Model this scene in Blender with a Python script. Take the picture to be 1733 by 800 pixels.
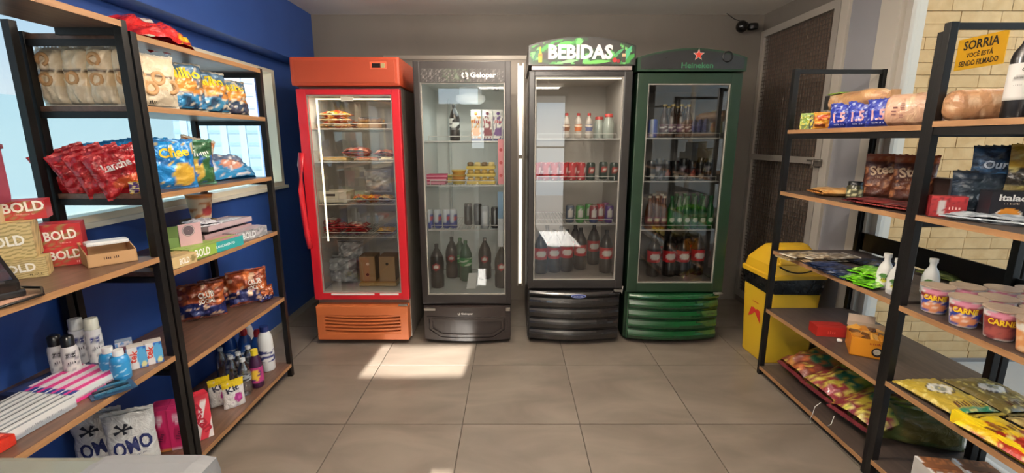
import bpy, bmesh, math, random
from math import sin, cos, pi, radians, atan2, sqrt
from mathutils import Vector, Matrix, noise
for o in list(bpy.data.objects): bpy.data.objects.remove(o, do_unlink=True)
scene = bpy.context.scene
COL = scene.collection
random.seed(7)

# ------------------------------------------------------------ camera
F_PX = 775.0; PITCH = radians(11.81); EYE = 1.42
cam_d = bpy.data.cameras.new('camera')
cam_d.sensor_width = 36.0; cam_d.lens = F_PX / 1733 * 36.0; cam_d.clip_start = 0.02
cam = bpy.data.objects.new('camera', cam_d); COL.objects.link(cam)
cam.location = (0, 0, EYE); cam.rotation_euler = (pi/2 - PITCH, 0, 0)
scene.camera = cam
# ------------------------------------------------------------ world, sun, lamps, exposure
scene.view_settings.view_transform = 'Standard'; scene.view_settings.look = 'None'
scene.view_settings.gamma = 1.0; scene.view_settings.use_curve_mapping = False
scene.view_settings.exposure = 0.15
def srgb(c):
    if isinstance(c, str):
        c = c.lstrip('#'); c = [int(c[i:i+2], 16) for i in (0, 2, 4)]
    return tuple(((x/255)/12.92 if x/255 <= .04045 else ((x/255+.055)/1.055)**2.4) for x in c)
w = bpy.data.worlds.new('sky'); scene.world = w; w.use_nodes = True
nt = w.node_tree; nt.nodes.clear()
wo = nt.nodes.new('ShaderNodeOutputWorld'); bg = nt.nodes.new('ShaderNodeBackground')
tc = nt.nodes.new('ShaderNodeTexCoord'); sx = nt.nodes.new('ShaderNodeSeparateXYZ'); cr = nt.nodes.new('ShaderNodeValToRGB')
nt.links.new(tc.outputs['Generated'], sx.inputs[0]); nt.links.new(sx.outputs['Z'], cr.inputs[0])
nt.links.new(cr.outputs[0], bg.inputs[0]); nt.links.new(bg.outputs[0], wo.inputs[0])
cr.color_ramp.elements[0].position = 0.0; cr.color_ramp.elements[0].color = (.86, .92, .94, 1)
cr.color_ramp.elements[1].position = 0.8; cr.color_ramp.elements[1].color = (.18, .42, .80, 1)
e = cr.color_ramp.elements.new(.25); e.color = (.38, .66, .92, 1)
bg.inputs[1].default_value = 2.5
SUN_DIR = Vector((0.06, 1.0, -0.49)).normalized()
sd = bpy.data.lights.new('sun', 'SUN'); sd.energy = 30; sd.angle = radians(.5); sd.color = (1, .95, .86)
so = bpy.data.objects.new('sun', sd); COL.objects.link(so); so.location = (0, -8, 6)
so.rotation_euler = SUN_DIR.to_track_quat('-Z', 'Y').to_euler()
def area(name, loc, sx_, sy_, power, color):
    l = bpy.data.lights.new(name, 'AREA'); l.shape = 'RECTANGLE'; l.size = sx_; l.size_y = sy_; l.energy = power; l.color = color
    o = bpy.data.objects.new(name, l); COL.objects.link(o); o.location = loc
    return o
area('fill_light', (.1, 1.75, 2.13), 1.1, .2, 6, (1, .93, .84))  # fill from unseen lamps added to brighten the room
area('fill_light', (.1, -.45, 2.13), 1.1, .2, 8, (1, .93, .84))
def bulb(name, loc, power, color, r=.08):
    l = bpy.data.lights.new(name, 'POINT'); l.energy = power; l.color = color; l.shadow_soft_size = r
    o = bpy.data.objects.new(name, l); COL.objects.link(o); o.location = loc
bulb('fill_glow', (.1, 1.75, 2.07), 26, (1, .91, .80), .05)
bulb('fill_glow', (-.2, 2.72, 2.262), 17, (1, .91, .80), .03)  # added to lift the ceiling above the fridges
bulb('fill_glow', (.1, -.45, 2.12), 52, (1, .91, .80), .05)
area('fill_uplight', (.1, 1.75, 2.19), 1.1, .2, 62, (1, .91, .80)).rotation_euler = (pi, 0, 0)  # upward fill, added to brighten the ceiling
area('fill_uplight', (.1, -.45, 2.19), 1.1, .2, 45, (1, .91, .80)).rotation_euler = (pi, 0, 0)
area('corridor_fill_light', (3.1, 1.3, 2.95), .9, .9, 26, (1, .88, .70))  # warm fill added to brighten the corridor stone

# pixel of the 1733x800 photograph -> point of the place
CP, SP = cos(PITCH), sin(PITCH)
def ray(px, py):
    a = (px - 866.5)/F_PX; b = -(py - 400)/F_PX
    return a, CP + b*SP, b*CP - SP
def onz(px, py, z):
    a, Y, Z = ray(px, py); s = (z - EYE)/Z; return a*s, Y*s
def aty(px, py, d):
    a, Y, Z = ray(px, py); s = d/Y; return a*s, EYE + Z*s
def atx(px, py, x):
    a, Y, Z = ray(px, py); s = x/a; return Y*s, EYE + Z*s

# ------------------------------------------------------------ materials
MATS = {}
def newmat(key):
    m = bpy.data.materials.new(key); m.use_nodes = True; MATS[key] = m
    return m, m.node_tree, m.node_tree.nodes['Principled BSDF']
def solid(rgb, rough=.5, metal=0., key=None, emit=0., bump=0., bscale=40., coat=0.):
    k = ('s', tuple(rgb) if not isinstance(rgb, str) else rgb, rough, metal, emit, bump, bscale, coat)
    if k in MATS: return MATS[k]
    c = srgb(rgb); m = bpy.data.materials.new(key or 'paint'); m.use_nodes = True; MATS[k] = m
    nt = m.node_tree; b = nt.nodes['Principled BSDF']
    b.inputs['Base Color'].default_value = (*c, 1); b.inputs['Roughness'].default_value = rough
    b.inputs['Metallic'].default_value = metal
    if coat: b.inputs['Coat Weight'].default_value = coat
    n = nt.nodes.new('ShaderNodeTexNoise'); n.inputs['Scale'].default_value = bscale; n.inputs['Detail'].default_value = 4
    t = nt.nodes.new('ShaderNodeTexCoord'); nt.links.new(t.outputs['Object'], n.inputs['Vector'])
    mp = nt.nodes.new('ShaderNodeMapRange'); nt.links.new(n.outputs['Fac'], mp.inputs[0])
    mp.inputs[3].default_value = max(0, rough-.06); mp.inputs[4].default_value = min(1, rough+.06)
    nt.links.new(mp.outputs[0], b.inputs['Roughness'])
    if bump:
        bp = nt.nodes.new('ShaderNodeBump'); bp.inputs['Strength'].default_value = bump; bp.inputs['Distance'].default_value = .01
        nt.links.new(n.outputs['Fac'], bp.inputs['Height']); nt.links.new(bp.outputs[0], b.inputs['Normal'])
    if emit:
        b.inputs['Emission Color'].default_value = (*c, 1); b.inputs['Emission Strength'].default_value = emit
    return m
def attr_mat(key, rough, bump=0., bscale=30., coat=0., metal=0.):
    m, nt, b = newmat(key)
    a = nt.nodes.new('ShaderNodeAttribute'); a.attribute_name = 'Col'
    nt.links.new(a.outputs['Color'], b.inputs['Base Color'])
    b.inputs['Roughness'].default_value = rough; b.inputs['Coat Weight'].default_value = coat; b.inputs['Metallic'].default_value = metal
    if bump:
        t = nt.nodes.new('ShaderNodeTexCoord'); n = nt.nodes.new('ShaderNodeTexNoise'); n.inputs['Scale'].default_value = bscale
        n.inputs['Detail'].default_value = 3; n.inputs['Distortion'].default_value = 1.2
        nt.links.new(t.outputs['Object'], n.inputs['Vector'])
        bp = nt.nodes.new('ShaderNodeBump'); bp.inputs['Strength'].default_value = bump; bp.inputs['Distance'].default_value = .02
        nt.links.new(n.outputs['Fac'], bp.inputs['Height']); nt.links.new(bp.outputs[0], b.inputs['Normal'])
    return m
PRINT = attr_mat('printed_card', .45)
MATTE = attr_mat('printed_matte', .75)
FOIL = attr_mat('printed_foil', .24, .55, 22., .3, .15)
FILM = attr_mat('printed_film', .30, .35, 28., .2)
PLAST = attr_mat('coloured_plastic', .28, 0, 1, .2)
def glassy(key, tint, refl=1.0, rough=0.0, base=.0):
    m = bpy.data.materials.new(key); m.use_nodes = True; nt = m.node_tree; nt.nodes.clear()
    out = nt.nodes.new('ShaderNodeOutputMaterial'); mx = nt.nodes.new('ShaderNodeMixShader')
    tr = nt.nodes.new('ShaderNodeBsdfTransparent'); gl = nt.nodes.new('ShaderNodeBsdfGlossy'); fr = nt.nodes.new('ShaderNodeFresnel')
    ma = nt.nodes.new('ShaderNodeMath'); ma.operation = 'MULTIPLY_ADD'; ma.inputs[1].default_value = refl; ma.inputs[2].default_value = base; ma.use_clamp = True
    tr.inputs[0].default_value = (*tint, 1); gl.inputs['Roughness'].default_value = rough; gl.inputs['Color'].default_value = (1, 1, 1, 1); fr.inputs[0].default_value = 1.5
    nt.links.new(fr.outputs[0], ma.inputs[0]); nt.links.new(ma.outputs[0], mx.inputs[0]); nt.links.new(tr.outputs[0], mx.inputs[1]); nt.links.new(gl.outputs[0], mx.inputs[2]); nt.links.new(mx.outputs[0], out.inputs[0])
    return m
DOORGLASS = glassy('door_glass', (.92, .94, .92), 2.0, 0, .05)
WINGLASS = glassy('window_glass', (.34, .355, .355), .8)
PANEGLASS = glassy('pane_glass', (.95, .97, .96), .8)
CLEARPL = glassy('clear_plastic', (.84, .87, .90), 2.0, .15, .14)
def frosted():
    m = bpy.data.materials.new('frosted_film'); m.use_nodes = True; nt = m.node_tree; nt.nodes.clear()
    out = nt.nodes.new('ShaderNodeOutputMaterial'); mx = nt.nodes.new('ShaderNodeMixShader'); mx.inputs[0].default_value = .45
    tr = nt.nodes.new('ShaderNodeBsdfTransparent'); tr.inputs[0].default_value = (.27, .36, .37, 1)
    tl = nt.nodes.new('ShaderNodeBsdfTranslucent'); tl.inputs[0].default_value = (.25, .32, .32, 1)
    nt.links.new(tl.outputs[0], mx.inputs[1]); nt.links.new(tr.outputs[0], mx.inputs[2]); nt.links.new(mx.outputs[0], out.inputs[0])
    return m
FROST = frosted()
def wood(key, c1, c2, rough=.4):
    m, nt, b = newmat(key)
    t = nt.nodes.new('ShaderNodeTexCoord'); mp = nt.nodes.new('ShaderNodeMapping'); mp.inputs['Scale'].default_value = (14, 1.6, 14)
    n = nt.nodes.new('ShaderNodeTexNoise'); n.inputs['Scale'].default_value = 3.2; n.inputs['Detail'].default_value = 8; n.inputs['Distortion'].default_value = .6
    r = nt.nodes.new('ShaderNodeValToRGB'); r.color_ramp.elements[0].position = .3; r.color_ramp.elements[1].position = .7
    r.color_ramp.elements[0].color = (*srgb(c1), 1); r.color_ramp.elements[1].color = (*srgb(c2), 1)
    nt.links.new(t.outputs['Object'], mp.inputs[0]); nt.links.new(mp.outputs[0], n.inputs['Vector']); nt.links.new(n.outputs['Fac'], r.inputs[0]); nt.links.new(r.outputs[0], b.inputs['Base Color'])
    b.inputs['Roughness'].default_value = rough
    return m
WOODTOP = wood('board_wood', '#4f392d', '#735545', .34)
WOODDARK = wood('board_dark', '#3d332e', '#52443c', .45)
WOODEDGE = wood('board_edge', '#8f6642', '#ab7f56', .5)
def mottled(key, c1, c2, scale, rough, bump=.0, detail=6, vec=(1, 1, 1)):
    m, nt, b = newmat(key)
    t = nt.nodes.new('ShaderNodeTexCoord'); mp = nt.nodes.new('ShaderNodeMapping'); mp.inputs['Scale'].default_value = vec
    oi = nt.nodes.new('ShaderNodeObjectInfo'); ad = nt.nodes.new('ShaderNodeVectorMath'); ad.operation = 'ADD'; sc = nt.nodes.new('ShaderNodeVectorMath'); sc.operation = 'SCALE'; sc.inputs[3].default_value = 7
    cb = nt.nodes.new('ShaderNodeCombineXYZ'); nt.links.new(oi.outputs['Random'], cb.inputs[0]); nt.links.new(oi.outputs['Random'], cb.inputs[1]); nt.links.new(cb.outputs[0], sc.inputs[0])
    n = nt.nodes.new('ShaderNodeTexNoise'); n.inputs['Scale'].default_value = scale; n.inputs['Detail'].default_value = detail; n.inputs['Distortion'].default_value = .8
    r = nt.nodes.new('ShaderNodeValToRGB'); r.color_ramp.elements[0].position = .32; r.color_ramp.elements[1].position = .68
    r.color_ramp.elements[0].color = (*srgb(c1), 1); r.color_ramp.elements[1].color = (*srgb(c2), 1)
    nt.links.new(t.outputs['Object'], mp.inputs[0]); nt.links.new(mp.outputs[0], ad.inputs[0]); nt.links.new(sc.outputs[0], ad.inputs[1]); nt.links.new(ad.outputs[0], n.inputs['Vector']); nt.links.new(n.outputs['Fac'], r.inputs[0]); nt.links.new(r.outputs[0], b.inputs['Base Color'])
    b.inputs['Roughness'].default_value = rough
    if bump:
        bp = nt.nodes.new('ShaderNodeBump'); bp.inputs['Strength'].default_value = bump; bp.inputs['Distance'].default_value = .01
        nt.links.new(n.outputs['Fac'], bp.inputs['Height']); nt.links.new(bp.outputs[0], b.inputs['Normal'])
    return m
TILE = mottled('floor_tile', '#6b6157', '#80756a', 2.2, .38, .04, 8, (1, 2.2, 1))
GROUT = solid('#50473f', .9, key='grout')
BLUE = mottled('blue_wall_paint', '#2b4c90', '#305298', 3, .42, .03)
GREYW = mottled('grey_wall_paint', '#797168', '#81786f', 2, .8, .03)
CEIL = mottled('ceiling_paint', '#efe9e1', '#f5f0e8', 2, .85, .02)
STONE = mottled('cream_stone', '#c09a66', '#d2ae7c', 9, .85, .35, 8)
BLACK = solid('#171514', .42, .3, 'black_steel', bump=.04, bscale=200)
STEEL = solid('#8d857c', .35, .6, 'brushed_steel')
WHITEP = solid('#e6e3dc', .45, 0, 'white_plastic')

# ------------------------------------------------------------ mesh helpers
def tag(o, label=None, cat=None, group=None, kind=None):
    if label: o['label'] = label
    if cat: o['category'] = cat
    if group: o['group'] = group
    if kind: o['kind'] = kind
    return o
class MB:
    def __init__(s): s.v = []; s.f = []; s.c = []; s.m = []; s.sm = []
    def add(s, vs, fs, col=(1, 1, 1), mi=0, smooth=False, cfn=None):
        n = len(s.v); s.v += [tuple(v) for v in vs]
        for f in fs:
            s.f.append([n+i for i in f]); s.m.append(mi); s.sm.append(smooth)
            s.c.append([cfn(i) for i in f] if cfn else [col]*len(f))
        return s
    def box(s, x0, x1, y0, y1, z0, z1, col=(1, 1, 1), mi=0, bev=0.):
        if bev > 0:
            b = min(bev, (x1-x0)*.45, (y1-y0)*.45, (z1-z0)*.45)
            bm = bmesh.new(); bmesh.ops.create_cube(bm, size=1)
            for v in bm.verts: v.co = Vector(((x0+x1)/2+v.co.x*(x1-x0), (y0+y1)/2+v.co.y*(y1-y0), (z0+z1)/2+v.co.z*(z1-z0)))
            bmesh.ops.bevel(bm, geom=bm.edges[:], offset=b, segments=2, affect='EDGES', profile=.7)
            bm.verts.index_update()
            s.add([v.co for v in bm.verts], [[v.index for v in f.verts] for f in bm.faces], col, mi); bm.free(); return s
        V = [(x0, y0, z0), (x1, y0, z0), (x1, y1, z0), (x0, y1, z0), (x0, y0, z1), (x1, y0, z1), (x1, y1, z1), (x0, y1, z1)]
        return s.add(V, [(0, 3, 2, 1), (4, 5, 6, 7), (0, 1, 5, 4), (1, 2, 6, 5), (2, 3, 7, 6), (3, 0, 4, 7)], col, mi)
    def prism(s, pts, y0, y1, col=(1, 1, 1), mi=0):      # outline in x,z
        n = len(pts); V = [(p[0], y0, p[1]) for p in pts] + [(p[0], y1, p[1]) for p in pts]
        F = [list(range(n)), list(range(2*n-1, n-1, -1))] + [(i, n+i, n+(i+1) % n, (i+1) % n) for i in range(n)]
        return s.add(V, F, col, mi)
    def tube(s, pts, r, seg=6, col=(1, 1, 1), mi=0):
        P = [Vector(p) for p in pts]; V = []; F = []
        for i, p in enumerate(P):
            d = (P[min(i+1, len(P)-1)] - P[max(i-1, 0)]).normalized()
            u = d.cross(Vector((0, 0, 1))); u = u.normalized() if u.length > .05 else Vector((1, 0, 0)); v2 = d.cross(u).normalized()
            V += [p + r*(cos(2*pi*k/seg)*u + sin(2*pi*k/seg)*v2) for k in range(seg)]
        for i in range(len(P)-1):
            F += [(i*seg+k, i*seg+(k+1) % seg, (i+1)*seg+(k+1) % seg, (i+1)*seg+k) for k in range(seg)]
        F += [list(range(seg))[::-1], [(len(P)-1)*seg+k for k in range(seg)]]
        return s.add(V, F, col, mi, True)
    def lathe(s, prof, seg=20, col=(1, 1, 1), mi=0, paint=None, cx=0, cy=0, sxy=(1, 1), a0=0, a1=2*pi):
        full = abs(a1-a0-2*pi) < 1e-4; ns = seg if full else seg+1; V = []
        for r, z in prof:
            V += [(cx+r*sxy[0]*sin(a0+(a1-a0)*k/seg), cy-r*sxy[1]*cos(a0+(a1-a0)*k/seg), z) for k in range(ns)]
        F = []
        for i in range(len(prof)-1):
            for k in range(seg):
                k2 = (k+1) % ns; F.append((i*ns+k, i*ns+k2, (i+1)*ns+k2, (i+1)*ns+k))
        z0, z1 = prof[0][1], prof[-1][1]
        cf = None
        if paint:
            def cf(i):
                a = (i % ns)/seg*(a1-a0)+a0; a = (a+pi) % (2*pi)-pi
                return paint(a, (prof[i//ns][1]-z0)/((z1-z0) or 1))
        s.add(V, F, col, mi, True, cf)
        return s
    def disc(s, r, z, seg=20, col=(1, 1, 1), mi=0, up=True, cx=0, cy=0):
        V = [(cx+r*cos(2*pi*k/seg), cy+r*sin(2*pi*k/seg), z) for k in range(seg)]
        return s.add(V, [list(range(seg)) if up else list(range(seg))[::-1]], col, mi)
    def build(s, name, mat, parent=None, loc=None, rot=None):
        me = bpy.data.meshes.new(name); me.from_pydata(s.v, [], s.f)
        for m in (mat if isinstance(mat, (list, tuple)) else [mat]): me.materials.append(m)
        me.polygons.foreach_set('material_index', s.m); me.polygons.foreach_set('use_smooth', s.sm)
        ca = me.color_attributes.new('Col', 'FLOAT_COLOR', 'CORNER'); fl = []
        for c in s.c:
            for q in c: fl += [q[0], q[1], q[2], 1.0]
        ca.data.foreach_set('color', fl); me.update()
        o = bpy.data.objects.new(name, me); COL.objects.link(o); o.parent = parent
        if loc: o.location = loc
        if rot: o.rotation_euler = rot
        return o
def thing(name, label, cat, loc=(0, 0, 0), rz=0, group=None, rx=0, ry=0):
    o = bpy.data.objects.new(name, None); o.empty_display_size = .05; COL.objects.link(o)
    o.location = loc; o.rotation_euler = (radians(rx), radians(ry), radians(rz))
    return tag(o, label, cat, group)
def dup(root, loc, rz=None, label=None, group=None, scale=None, rx=None):
    r = root.copy(); COL.objects.link(r); r.location = loc
    e = list(root.rotation_euler)
    if rz is not None: e[2] = radians(rz)
    if rx is not None: e[0] = radians(rx)
    r.rotation_euler = e
    if scale: r.scale = (scale,)*3
    if label: r['label'] = label
    if group: r['group'] = group
    for ch in list(root.children):
        c = ch.copy(); COL.objects.link(c); c.parent = r
        for g in ch.children:
            d = g.copy(); COL.objects.link(d); d.parent = c
    return r
_tx = {}
def textmesh(s, bold=0.):
    k = (s, bold)
    if k in _tx: return _tx[k]
    cu = bpy.data.curves.new('t', 'FONT'); cu.body = s; cu.resolution_u = 2; cu.offset = bold; cu.align_x = 'CENTER'
    o = bpy.data.objects.new('t', cu); COL.objects.link(o)
    dg = bpy.context.evaluated_depsgraph_get(); me = o.evaluated_get(dg).to_mesh()
    V = [tuple(v.co) for v in me.vertices]; Fs = [list(p.vertices) for p in me.polygons]
    o.evaluated_get(dg).to_mesh_clear(); bpy.data.objects.remove(o); bpy.data.curves.remove(cu)
    x0 = min(v[0] for v in V); x1 = max(v[0] for v in V); y0 = min(v[1] for v in V); y1 = max(v[1] for v in V)
    V = [((v[0]-(x0+x1)/2)/(x1-x0), (v[1]-(y0+y1)/2)/(y1-y0)) for v in V]
    _tx[k] = (V, Fs); return _tx[k]
def strokes(n, wd, ht, parent, at, color, surf, rot, off, rough):
    """print too small to read in the photograph: a broken row of fine strokes"""
    rs = random.Random(int(wd*1e5)+n); ca, sa = cos(radians(rot)), sin(radians(rot)); bm = bmesh.new(); m = max(4, int(wd/ht*2.2)); x = -wd/2; cw = wd/m
    for i in range(m):
        if rs.random() < .12: continue
        h = ht*rs.uniform(.45, .8); z0 = -ht/2+rs.uniform(0, .12)*ht; a = x+cw*i+cw*.12; b = a+cw*rs.uniform(.28, .62); q = []
        for X, Z in ((a, z0), (b, z0), (b, z0+h), (a, z0+h)):
            px_, pz_ = at[0]+X*ca-Z*sa, at[1]+X*sa+Z*ca; r = surf(px_, pz_) if surf else (at[2] if len(at) > 2 else 0)
            q.append(bm.verts.new(r if isinstance(r, tuple) else (px_, r-off, pz_)))
        bm.faces.new(q)
    me = bpy.data.meshes.new('fine_print'); bm.to_mesh(me); bm.free(); me.materials.append(solid(color, rough, key='ink'))
    o = bpy.data.objects.new('fine_print', me); COL.objects.link(o); o.parent = parent; o['kind'] = 'stuff'
    return o
def text(s, wd, ht, parent, at, color, surf=None, rot=0, bold=.02, off=.0009, face='front', rough=.5, arch=0., name='lettering', shear=0, emit=0):
    """flat letters, wd x ht, centred on local (x,z)=at, following surf(x,z)->y of the printed face"""
    if set(s) == {'-'}: return strokes(len(s), wd, ht, parent, at, color, surf, rot, off, rough)
    V, Fs = textmesh(s, bold); ca, sa = cos(radians(rot)), sin(radians(rot)); P = []
    for x, z in V:
        X = x*wd + shear*z*ht; Z = z*ht + arch*(1-(2*x)**2)*ht
        P.append((at[0]+X*ca-Z*sa, at[1]+X*sa+Z*ca))
    bm = bmesh.new(); vs = [bm.verts.new((p[0], 0, p[1])) for p in P]
    for f in Fs:
        try: bm.faces.new([vs[i] for i in f])
        except ValueError: pass
    if surf:
        for ax, L in ((0, wd), (2, ht)):
            n = 10 if ax == 0 else 4
            for i in range(1, n):
                co = [0, 0, 0]; co[ax] = at[0 if ax == 0 else 1]-L/2+L*i/n; no = [0, 0, 0]; no[ax] = 1
                bmesh.ops.bisect_plane(bm, geom=bm.verts[:]+bm.edges[:]+bm.faces[:], plane_co=co, plane_no=no)
    for v in bm.verts:
        r = surf(v.co.x, v.co.z) if surf else (at[2] if len(at) > 2 else 0)
        if isinstance(r, tuple): v.co = Vector(r)
        else: v.co = Vector((v.co.x, r-off, v.co.z))
    me = bpy.data.meshes.new(name); bm.to_mesh(me); bm.free()
    me.materials.append(solid(color, rough, key='ink', emit=emit))
    o = bpy.data.objects.new(name, me); COL.objects.link(o); o.parent = parent
    if face == 'top': o.rotation_euler = (-pi/2, 0, 0)
    return o
# paint helpers: functions of (u,v) in 0..1, v up
def mixc(a, b, t): return tuple(a[i]*(1-t)+b[i]*t for i in range(3))
def P(base, *ops, n=.0, seed=0):
    """ops: ('b',v0,v1,col) band, ('e',u,v,ru,rv,col) ellipse, ('r',u0,u1,v0,v1,col) rect, ('n',scale,thr,col) noise patches"""
    base = srgb(base); O = [(*o[:-1], srgb(o[-1])) for o in ops]
    def f(u, v):
        c = base
        for o in O:
            k = o[0]
            if k == 'b' and o[1] <= v <= o[2]: c = o[3]
            elif k == 'w' and o[1]+o[3]*sin(u*6) <= v <= o[2]+o[3]*sin(u*6): c = o[4]
            elif k == 'e' and ((u-o[1])/o[3])**2+((v-o[2])/o[4])**2 < 1: c = o[5]
            elif k == 'r' and o[1] <= u <= o[2] and o[3] <= v <= o[4]: c = o[5]
            elif k == 'n' and noise.noise(Vector((u*o[1]+seed*3.1, v*o[1], seed*1.7))) > o[2]: c = o[3]
            elif k == 's' and (u*o[1]+v*o[2]) % 1 < o[3]: c = o[4]
        return c
    return f
def ss(c): return srgb(c)

def bag(name, label, cat, w, h, t, paint, loc, rz=0, rx=0, ry=0, group=None, mat=None, nu=18, nv=20, seed=0, crimp=.05, stand=False, wr=.012, texts=(), back=None, neck=0., lie=False, seal=None, bulge=None):
    """a filled pouch or pillow bag: body + end seals; origin at the middle of its base"""
    if lie: rx = -90; loc = (loc[0], loc[1], loc[2]+t*.42)
    root = thing(name, label, cat, loc, rz, group, rx, ry)
    rnd = random.Random(seed)
    def prof(u, v):
        e = max(0., 1-abs(2*u-1)**2.6)**.55
        if stand: g = min(1, (1-v)*1.25+.06)**.7*(1 if v > .03 else .8)
        else: g = max(0., 1-abs(2*v-1)**3.2)**.6
        if bulge: g *= bulge(u, v)
        return e*g
    def xs(u, v):
        pinch = 1-.06*(1-abs(2*v-1)) if not stand else 1-.05*sin(pi*v)
        if neck and v > .5: pinch *= 1-neck*max(0, (1-abs(v-.6)/.12))
        return (u-.5)*w*pinch
    def yy(u, v):
        nz = noise.noise(Vector((u*5+seed*7.3, v*6, seed)))*wr + noise.noise(Vector((u*13+seed*2, v*11, seed+4)))*wr*.45
        return -(t/2*prof(u, v)) - nz*min(1, prof(u, v)*1.6)
    def zz(u, v):
        return v*h + (noise.noise(Vector((u*3, seed*5.1, 2)))*h*.03*v)
    body = MB(); cl = crimp
    def pt(side, u, v):
        y = yy(u, v) if side == 0 else -yy(1-u, v)*(.9)
        return (xs(u, v), y, zz(u, v))
    for side in (0, 1):
        V = [pt(side, i/nu, cl+(1-2*cl)*j/nv if not stand else (1-cl)*j/nv) for j in range(nv+1) for i in range(nu+1)]
        Fs = []
        for j in range(nv):
            for i in range(nu):
                a = j*(nu+1)+i; q = (a, a+1, a+nu+2, a+nu+1); Fs.append(q if side == 0 else q[::-1])
        pf = paint if (side == 0 or not back) else back
        body.add(V, Fs, smooth=True, cfn=lambda i: pf((i % (nu+1))/nu, (i//(nu+1))/nv))
    body.build('body', mat or FOIL, root)
    for top in ((1,) if stand else (0, 1)):
        sm = MB(); n = 14
        for i in range(n):
            u0, u1 = i/n, (i+1)/n
            v0 = (1-cl) if top else 0.; v1 = 1. if top else cl
            zg = .003*(i % 2)
            V = [(xs(u0, v0), -.0025, zz(u0, v0)-(.0 if top else zg)), (xs(u1, v0), -.0025, zz(u1, v0)), (xs(u1, v1), -.0025, zz(u1, v1)), (xs(u0, v1), -.0025, zz(u0, v1)+(zg if top else 0))]
            V += [(x, .0025, z) for x, y, z in V]
            sm.add(V, [(0, 1, 2, 3), (7, 6, 5, 4), (3, 2, 6, 7), (0, 4, 5, 1), (1, 5, 6, 2), (0, 3, 7, 4)], (ss(seal) if seal else paint(.5, .98 if top else .02)))
        sm.build('seal', mat or FOIL, root)
    def surf(x, z):
        v = max(0., min(1., z/h)); u = max(0., min(1., x/w+.5))
        return yy(u, v)
    for tx in texts:
        text(tx[0], tx[1], tx[2], root, (tx[3], tx[4]), tx[5], surf, rot=tx[6] if len(tx) > 6 else 0, off=.0025, bold=.03)
    return root
def carton(name, label, cat, w, d, h, loc, rz=0, front='#ffffff', side=None, top=None, n=(16, 12), texts=(), group=None, rx=0, mat=None, ry=0, frontP=None, topP=None, bev=.0012, flap=False):
    """closed printed card box, printed faces on a fine grid"""
    root = thing(name, label, cat, loc, rz, group, rx, ry)
    fP = frontP or P(front); sP = side if callable(side) else P(side or front); tP = topP or (top if callable(top) else P(top or side or front)) if not callable(side) or topP or top else (side)
    b = MB(); nx, nz = n
    def grid(o, du, dv, pf, a, c):
        V = [tuple(o[k]+du[k]*i/a+dv[k]*j/c for k in range(3)) for j in range(c+1) for i in range(a+1)]
        b.add(V, [(j*(a+1)+i, j*(a+1)+i+1, (j+1)*(a+1)+i+1, (j+1)*(a+1)+i) for j in range(c) for i in range(a)], cfn=lambda i: pf((i % (a+1))/a, (i//(a+1))/c))
    grid((-w/2, -d/2, 0), (w, 0, 0), (0, 0, h), fP, nx, nz)
    grid((w/2, d/2, 0), (-w, 0, 0), (0, 0, h), fP, nx, nz)
    grid((w/2, -d/2, 0), (0, d, 0), (0, 0, h), sP, 6, 6)
    grid((-w/2, d/2, 0), (0, -d, 0), (0, 0, h), sP, 6, 6)
    grid((-w/2, -d/2, h), (w, 0, 0), (0, d, 0), tP, nx, 8)
    b.add([(-w/2, -d/2, 0), (w/2, -d/2, 0), (w/2, d/2, 0), (-w/2, d/2, 0)], [(3, 2, 1, 0)], sP(.5, .5))
    b.build('body', mat or PRINT, root)
    fl = MB(); fl.box(-w/2-.0006, w/2+.0006, -d*.12, d*.12, h, h+.0012, tP(.5, .5)); fl.build('flap', mat or PRINT, root)
    for tx in texts:
        f = tx[7] if len(tx) > 7 else 'front'
        o = text(tx[0], tx[1], tx[2], root, (tx[3], tx[4], -d/2 if f == 'front' else 0), tx[5], rot=tx[6] if len(tx) > 6 else 0, bold=.03)
        if f == 'top': o.rotation_euler = (-pi/2, 0, 0); o.location = (0, 0, h+.0015)
        if f == 'right': o.rotation_euler = (0, 0, pi/2); o.location = (w/2+.0006, 0, 0)
        if f == 'left': o.rotation_euler = (0, 0, -pi/2); o.location = (-w/2-.0006, 0, 0)
    return root
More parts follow.
